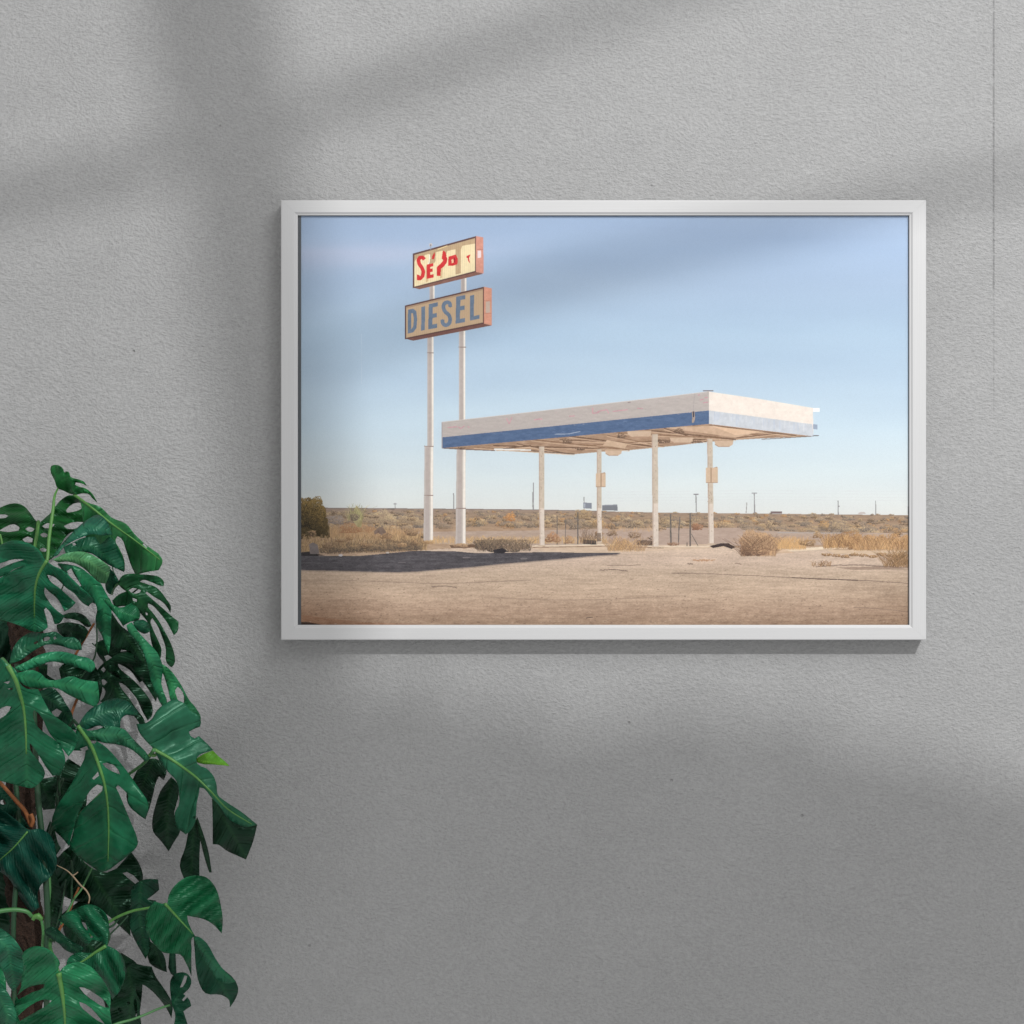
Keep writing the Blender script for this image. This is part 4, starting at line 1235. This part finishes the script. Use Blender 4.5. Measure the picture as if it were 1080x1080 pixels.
leaf('H', [(565, 522), (600, 530), (650, 572), (700, 660), (742, 722), (830, 808), (848, 860), (830, 920), (795, 975), (790, 930), (740, 895), (640, 885), (600, 820), (580, 720), (572, 620)],
     [(570, 530), (640, 690), (740, 820), (800, 950)], 0.27, 0.24, DEEP, fold=0.15, seed=36)
leaf('H', [(562, 522), (600, 530), (650, 572), (700, 660), (742, 722), (832, 810), (785, 826), (720, 800), (665, 722), (610, 640)],
     [(565, 525), (650, 640), (735, 745), (828, 814)], 0.285, 0.275, (0.016, 0.13, 0.065), fold=0.3, asym=-0.5, seed=37, wave=0.004)  # upper strip of the same leaf, highlight put into its tint
leaf('H', [(385, 320), (400, 315), (410, 262), (450, 202), (520, 152), (600, 140), (650, 155), (700, 210), (735, 320), (749, 420), (743, 508), (700, 460), (640, 420), (570, 403), (525, 394),
           (530, 430), (550, 480), (572, 520), (556, 535), (552, 600), (551, 775), (520, 700), (480, 640), (440, 634), (380, 630), (330, 592), (290, 540), (262, 480), (257, 430), (275, 360), (320, 305)],
     [(385, 320), (440, 380), (500, 445), (560, 510)], 0.32, 0.28, (0.010, 0.125, 0.048), fold=0.35, ribw=1.5, seed=38, droop=0.2)

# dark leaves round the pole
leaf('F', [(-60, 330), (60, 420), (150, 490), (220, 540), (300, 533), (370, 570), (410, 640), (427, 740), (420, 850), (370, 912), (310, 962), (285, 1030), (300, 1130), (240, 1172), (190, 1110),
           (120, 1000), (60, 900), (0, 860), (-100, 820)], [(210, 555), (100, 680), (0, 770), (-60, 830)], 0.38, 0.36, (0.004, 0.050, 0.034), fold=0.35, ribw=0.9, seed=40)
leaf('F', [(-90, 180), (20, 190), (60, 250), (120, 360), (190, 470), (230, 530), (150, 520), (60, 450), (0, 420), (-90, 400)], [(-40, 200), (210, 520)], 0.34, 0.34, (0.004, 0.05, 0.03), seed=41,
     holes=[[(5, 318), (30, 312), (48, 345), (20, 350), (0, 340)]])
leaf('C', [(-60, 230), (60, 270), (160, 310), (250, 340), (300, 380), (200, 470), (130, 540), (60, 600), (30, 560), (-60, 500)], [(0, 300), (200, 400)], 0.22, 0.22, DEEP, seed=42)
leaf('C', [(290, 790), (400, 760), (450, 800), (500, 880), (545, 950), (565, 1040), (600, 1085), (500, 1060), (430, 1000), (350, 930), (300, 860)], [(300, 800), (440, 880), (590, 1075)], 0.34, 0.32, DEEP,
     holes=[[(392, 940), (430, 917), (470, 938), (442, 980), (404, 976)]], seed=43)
leaf('C', [(290, 590), (360, 580), (470, 570), (480, 640), (600, 660), (640, 650), (600, 680), (480, 690), (380, 700), (300, 640)], [(290, 600), (620, 660)], 0.3, 0.3, SHADED, seed=44,
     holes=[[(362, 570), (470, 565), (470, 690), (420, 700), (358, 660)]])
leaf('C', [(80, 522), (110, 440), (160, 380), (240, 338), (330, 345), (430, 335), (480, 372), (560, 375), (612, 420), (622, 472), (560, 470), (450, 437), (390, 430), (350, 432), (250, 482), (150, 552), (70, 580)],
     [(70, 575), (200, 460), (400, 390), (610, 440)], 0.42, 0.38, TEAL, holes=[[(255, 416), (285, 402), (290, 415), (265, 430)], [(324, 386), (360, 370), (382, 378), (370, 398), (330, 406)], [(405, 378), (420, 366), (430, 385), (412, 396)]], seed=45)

# front leaves
leaf('I', [(192, 432), (215, 450), (250, 465), (290, 500), (330, 540), (365, 570), (381, 590), (360, 616), (335, 600), (300, 560), (270, 540), (240, 510), (215, 492), (192, 487), (202, 510), (240, 540),
           (285, 580), (308, 600), (290, 620), (262, 636), (250, 610), (225, 575), (200, 555), (182, 537), (180, 560), (195, 590), (230, 632), (263, 655), (240, 685), (222, 688), (205, 640), (187, 620),
           (179, 628), (190, 670), (195, 700), (170, 718), (130, 716), (90, 697), (40, 680), (0, 665), (-50, 640), (-70, 570), (-40, 520), (0, 500), (60, 465), (110, 448), (60, 462), (20, 488), (-30, 505),
           (-50, 480), (0, 462), (50, 440), (100, 425), (60, 423), (0, 440), (-50, 445), (-60, 400), (0, 366), (40, 350), (80, 349), (125, 362), (165, 395), (182, 425)],
     [(190, 430), (160, 480), (145, 530), (140, 600), (140, 660)], 0.50, 0.44, (0.012, 0.13, 0.062), fold=0.35, ribw=1.6, seed=50, droop=0.2)
leaf('A', [(400, 770), (450, 700), (520, 620), (600, 540), (680, 480), (730, 455), (780, 468), (820, 520), (852, 602), (780, 610), (700, 600), (620, 625), (540, 660), (480, 700), (430, 765)],
     [(395, 790), (520, 640), (660, 530), (830, 580)], 0.49, 0.44, (0.010, 0.085, 0.050), fold=0.5, asym=0.4, seed=51)
leaf('A', [(400, 795), (430, 780), (480, 752), (560, 735), (640, 735), (740, 780), (838, 850), (825, 920), (805, 975), (760, 968), (700, 920), (650, 870), (580, 825), (500, 808), (440, 812)],
     [(395, 800), (540, 775), (680, 810), (820, 910)], 0.50, 0.42, PALE, fold=0.5, asym=-0.45, seed=52)
leaf('C', [(60, 585), (95, 600), (130, 645), (150, 720), (200, 765), (290, 770), (330, 850), (390, 950), (450, 1000), (520, 1050), (570, 1100), (600, 1150), (560, 1230), (520, 1280), (490, 1240),
           (440, 1180), (380, 1110), (300, 960), (257, 925), (248, 960), (290, 1060), (350, 1110), (420, 1160), (470, 1220), (496, 1317), (455, 1420), (400, 1427), (350, 1360), (300, 1280), (250, 1205),
           (225, 1180), (230, 1230), (280, 1300), (330, 1370), (342, 1410), (290, 1490), (249, 1519), (180, 1510), (90, 1487), (0, 1465), (-90, 1430), (-130, 900), (-90, 560), (0, 535)],
     [(60, 588), (110, 680), (150, 800), (180, 920), (195, 1080), (200, 1260)], 0.60, 0.52, (0.014, 0.15, 0.068), fold=0.32, ribw=2.4, seed=53, droop=0.15,
     holes=[[(165, 718), (210, 710), (272, 724), (250, 742), (190, 742)], [(-20, 930), (50, 897), (92, 905), (40, 970), (-20, 1005)], [(50, 768), (100, 755), (92, 776)], [(22, 716), (78, 706), (60, 732)]])
leaf('C', [(110, 602), (200, 560), (300, 508), (400, 485), (500, 488), (600, 518), (700, 550), (722, 582), (715, 620), (682, 642), (640, 620), (560, 598), (480, 573), (380, 560), (300, 590), (220, 620), (140, 628)],
     [(80, 610), (250, 555), (420, 520), (700, 595)], 0.59, 0.50, (0.014, 0.15, 0.07), fold=0.5, asym=-0.3, seed=54)
leaf('C', [(120, 650), (250, 625), (310, 650), (360, 695), (430, 700), (560, 672), (600, 690), (740, 713), (750, 780), (742, 880), (720, 905), (660, 880), (580, 840), (500, 800), (440, 765), (380, 757),
           (290, 765), (200, 745), (140, 700)], [(100, 660), (300, 710), (500, 740), (745, 800)], 0.585, 0.50, (0.013, 0.145, 0.062), fold=0.5, asym=-0.25, seed=55)
leaf('D', [(235, 465), (290, 380), (340, 335), (400, 305), (440, 280), (520, 262), (590, 275), (650, 320), (692, 372), (690, 402), (640, 395), (600, 390), (560, 420), (545, 500), (500, 520), (450, 495),
           (400, 470), (300, 500), (250, 490)], [(235, 470), (380, 390), (520, 340), (680, 390)], 0.42, 0.34, (0.006, 0.070, 0.040), fold=0.4, asym=0.3, seed=56)
leaf('D', [(290, 540), (300, 510), (380, 500), (450, 472), (520, 480), (590, 502), (640, 560), (700, 622), (762, 690), (778, 722), (742, 742), (700, 700), (620, 640), (520, 612), (440, 602), (370, 585), (320, 580)],
     [(270, 530), (400, 540), (560, 545), (760, 720)], 0.42, 0.34, (0.026, 0.17, 0.085), fold=0.45, asym=-0.3, seed=57)
leaf('F', [(590, -250), (640, -225), (700, -190), (740, -130), (800, -90), (860, -30), (920, 40), (975, 112), (1050, 220), (1127, 350), (1106, 462), (1060, 432), (1000, 372), (970, 330), (975, 285),
           (940, 240), (897, 201), (880, 218), (910, 280), (950, 380), (1000, 500), (1040, 600), (1046, 650), (990, 720), (900, 790), (810, 852), (770, 862), (700, 820), (640, 780), (560, 710),
           (530, 670), (545, 600), (575, 490), (610, 410), (700, 320), (775, 250), (779, 210), (740, 196), (700, 228), (650, 300), (620, 370), (590, 430), (560, 530), (540, 600), (525, 667),
           (470, 600), (410, 540), (393, 490), (430, 370), (500, 260), (560, 160), (600, 80), (640, 0), (650, -60), (600, -60), (540, -60), (500, -40), (515, -100), (560, -150), (575, -200)],
     [(590, -250), (690, -100), (750, 50), (790, 180), (815, 330), (825, 520), (820, 780)], 0.44, 0.34, (0.007, 0.11, 0.048), fold=0.30, ribw=2.0, seed=58, droop=0.15,
     holes=[[(778, 38), (810, 32), (900, 88), (912, 122), (862, 102), (795, 62)], [(698, 152), (745, 98), (752, 130), (712, 162)], [(604, -75), (660, -97), (672, -70), (632, -50)], [(672, -140), (700, -150), (735, -130), (720, -112), (690, -118)]])
leaf('G', [(800, 490), (770, 458), (700, 440), (660, 490), (600, 430), (560, 380), (500, 330), (440, 288), (480, 250), (540, 220), (620, 185), (700, 173), (760, 203), (812, 260), (827, 340), (822, 420),
           (812, 485), (870, 510), (930, 570), (952, 650), (942, 750), (902, 840), (852, 892), (840, 860), (790, 762), (720, 672), (640, 620), (560, 614), (500, 640), (520, 580), (580, 540), (700, 540)],
     [(805, 488), (720, 540), (630, 602), (560, 640)], 0.42, 0.44, (0.010, 0.125, 0.055), fold=0.30, ribw=1.8, seed=59,
     holes=[[(608, 272), (642, 300), (668, 372), (650, 360), (625, 320)], [(672, 385), (712, 420), (690, 428)]])
leaf('G', [(335, 372), (380, 343), (430, 353), (480, 400), (550, 450), (600, 480), (640, 500), (600, 560), (540, 540), (500, 520), (450, 472), (390, 432), (350, 402)], [(340, 375), (460, 430), (600, 530)], 0.38, 0.42, DEEP, fold=0.4, seed=60)
leaf('G', [(450, 690), (480, 650), (530, 622), (610, 612), (690, 645), (760, 720), (815, 800), (840, 870), (835, 980), (845, 1060), (860, 1200), (480, 1250), (100, 1200), (120, 1080), (113, 900), (160, 800),
           (163, 740), (180, 640), (173, 545), (220, 505), (300, 490), (360, 510), (420, 560), (455, 620), (440, 665)],
     [(445, 692), (465, 800), (480, 900), (490, 1000), (495, 1200)], 0.62, 0.56, (0.016, 0.16, 0.066), fold=0.28, ribw=2.6, seed=61,
     holes=[[(598, 798), (640, 803), (720, 848), (800, 910), (832, 955), (800, 955), (720, 912), (640, 850)], [(598, 910), (650, 928), (730, 1000), (800, 1085), (740, 1055), (660, 992), (610, 942)],
            [(125, 868), (180, 820), (250, 788), (340, 773), (335, 800), (250, 838), (190, 870), (140, 895)], [(135, 1020), (200, 960), (270, 915), (340, 893), (394, 903), (360, 935), (280, 985), (200, 1030), (150, 1060)]])
leaf('G', [(-90, 330), (0, 350), (60, 390), (120, 450), (170, 530), (197, 600), (180, 680), (140, 790), (100, 832), (60, 780), (30, 700), (0, 640), (-90, 600)], [(-60, 400), (60, 500), (110, 800)], 0.60, 0.54, (0.022, 0.16, 0.085),
     fold=0.4, seed=62)
leaf('G', [(-90, 740), (0, 765), (45, 820), (100, 920), (127, 1020), (90, 1140), (-90, 1200)], [(-60, 760), (60, 1000), (40, 1160)], 0.63, 0.58, (0.018, 0.14, 0.07), fold=0.4, seed=63)
leaf('P', [(-70, 850), (-20, 862), (-4, 900), (-10, 950), (-40, 985), (-80, 960), (-95, 900)], [(-60, 855), (-45, 970)], 0.45, 0.40, MID, seed=64)
leaf('P', [(-80, 990), (-30, 985), (0, 1010), (4, 1060), (-20, 1100), (-80, 1110), (-110, 1050)], [(-60, 990), (-50, 1100)], 0.40, 0.36, MID, seed=65)
leaf('P', [(-100, 700), (-50, 690), (-10, 730), (-12, 790), (-50, 820), (-100, 800)], [(-90, 705), (-40, 810)], 0.36, 0.32, MID, seed=66)


# ------------------------------------------------------------------ unseen window bars and panel, shaped to throw the soft bands on the wall
LAMP = Vector((3.0, -6.0, 4.5))
BY = -2.5


def through(x, y):
    """where the ray from the lamp to wall pixel (x, y) crosses the window plane"""
    p = W(x, y, 0)
    k = (BY - LAMP.y) / (p.y - LAMP.y)
    return LAMP.lerp(p, k)


win = thing('window_frame', through(300, 300), 'dark grey window frame with slanted glazing bars casting soft bands on the wall', 'window')
M_WIN = plain('grey_window_paint', (0.12, 0.12, 0.12), 0.6, 0.1, 20)


def shade(name, poly):
    q = [through(x, y) for (x, y) in poly]
    n = len(q)
    vs = q + [p + Vector((0, 0.04, 0)) for p in q]
    fs = [tuple(range(n)), tuple(range(2*n-1, n-1, -1))] + [(i, n+i, n+(i+1) % n, (i+1) % n) for i in range(n)]
    return link_mesh(name, vs, fs, M_WIN, win)


shade('mullion', [(136, -160), (256, -160), (276, 60), (312, 330), (352, 640), (360, 800), (262, 800), (222, 420), (190, 200), (150, 40)])
shade('unseen_bar', [(-160, 246), (0, 204), (150, 168), (295, 122), (605, 20), (900, -80), (900, -58), (605, 42), (295, 148), (150, 194), (0, 234), (-160, 276)])
shade('unseen_bar', [(316, 402), (560, 314), (830, 246), (1080, 186), (1180, 160), (1180, 168), (1080, 196), (830, 260), (560, 326), (316, 410)])
shade('lower_blocker', [(150, 800), (230, 760), (300, 740), (360, 760), (420, 742), (480, 776), (530, 768), (580, 800), (640, 790), (700, 772), (760, 790), (830, 782), (880, 815), (950, 820), (1010, 842), (1080, 858), (1300, 880), (1300, 1180), (120, 1180)])  # unseen panel added to shade the lower wall, edge shaped for soft patches

# ------------------------------------------------------------------ light
world = bpy.data.worlds.new('World')
scene.world = world
world.use_nodes = True
bg = world.node_tree.nodes['Background']
bg.inputs[0].default_value = (1.0, 0.998, 0.996, 1)
bg.inputs[1].default_value = 0.64


def lamp(name, loc, target, size, power, col=(1, 1, 1), spread=180):
    ld = bpy.data.lights.new(name, 'AREA')
    ld.shape = 'DISK'
    ld.size = size
    ld.energy = power
    ld.color = col
    ld.spread = math.radians(spread)
    o = bpy.data.objects.new(name, ld)
    o.location = loc
    o.rotation_euler = (Vector(target) - Vector(loc)).to_track_quat('-Z', 'Y').to_euler()
    COL.objects.link(o)
    return o


lamp('window_light', LAMP, (0, 0, 0), 0.20, 375, (1, 0.995, 0.985))
lamp('soft_fill_light', (1.9, -3.0, 3.1), (0.1, 0, 0.0), 2.2, 72, (1, 1, 1))  # fill lamp added for a brighter top and soft shade below the frame

# ------------------------------------------------------------------ camera
cd = bpy.data.cameras.new('camera')
cd.sensor_width = 36
cd.lens = 36 * CAM / (1080 * PX)
cd.clip_end = 100
cam = bpy.data.objects.new('camera', cd)
cam.location = (0, -CAM, 0)
cam.rotation_euler = (math.radians(90), 0, 0)
COL.objects.link(cam)
scene.camera = cam
scene.render.engine = 'CYCLES'
scene.cycles.use_denoising = True
scene.cycles.denoiser = 'OPENIMAGEDENOISE'
scene.cycles.denoising_input_passes = 'RGB_ALBEDO_NORMAL'
scene.cycles.max_bounces = 6
scene.cycles.transparent_max_bounces = 8
scene.view_settings.view_transform = 'Standard'
scene.view_settings.look = 'None'
scene.view_settings.exposure = 0
scene.view_settings.gamma = 1
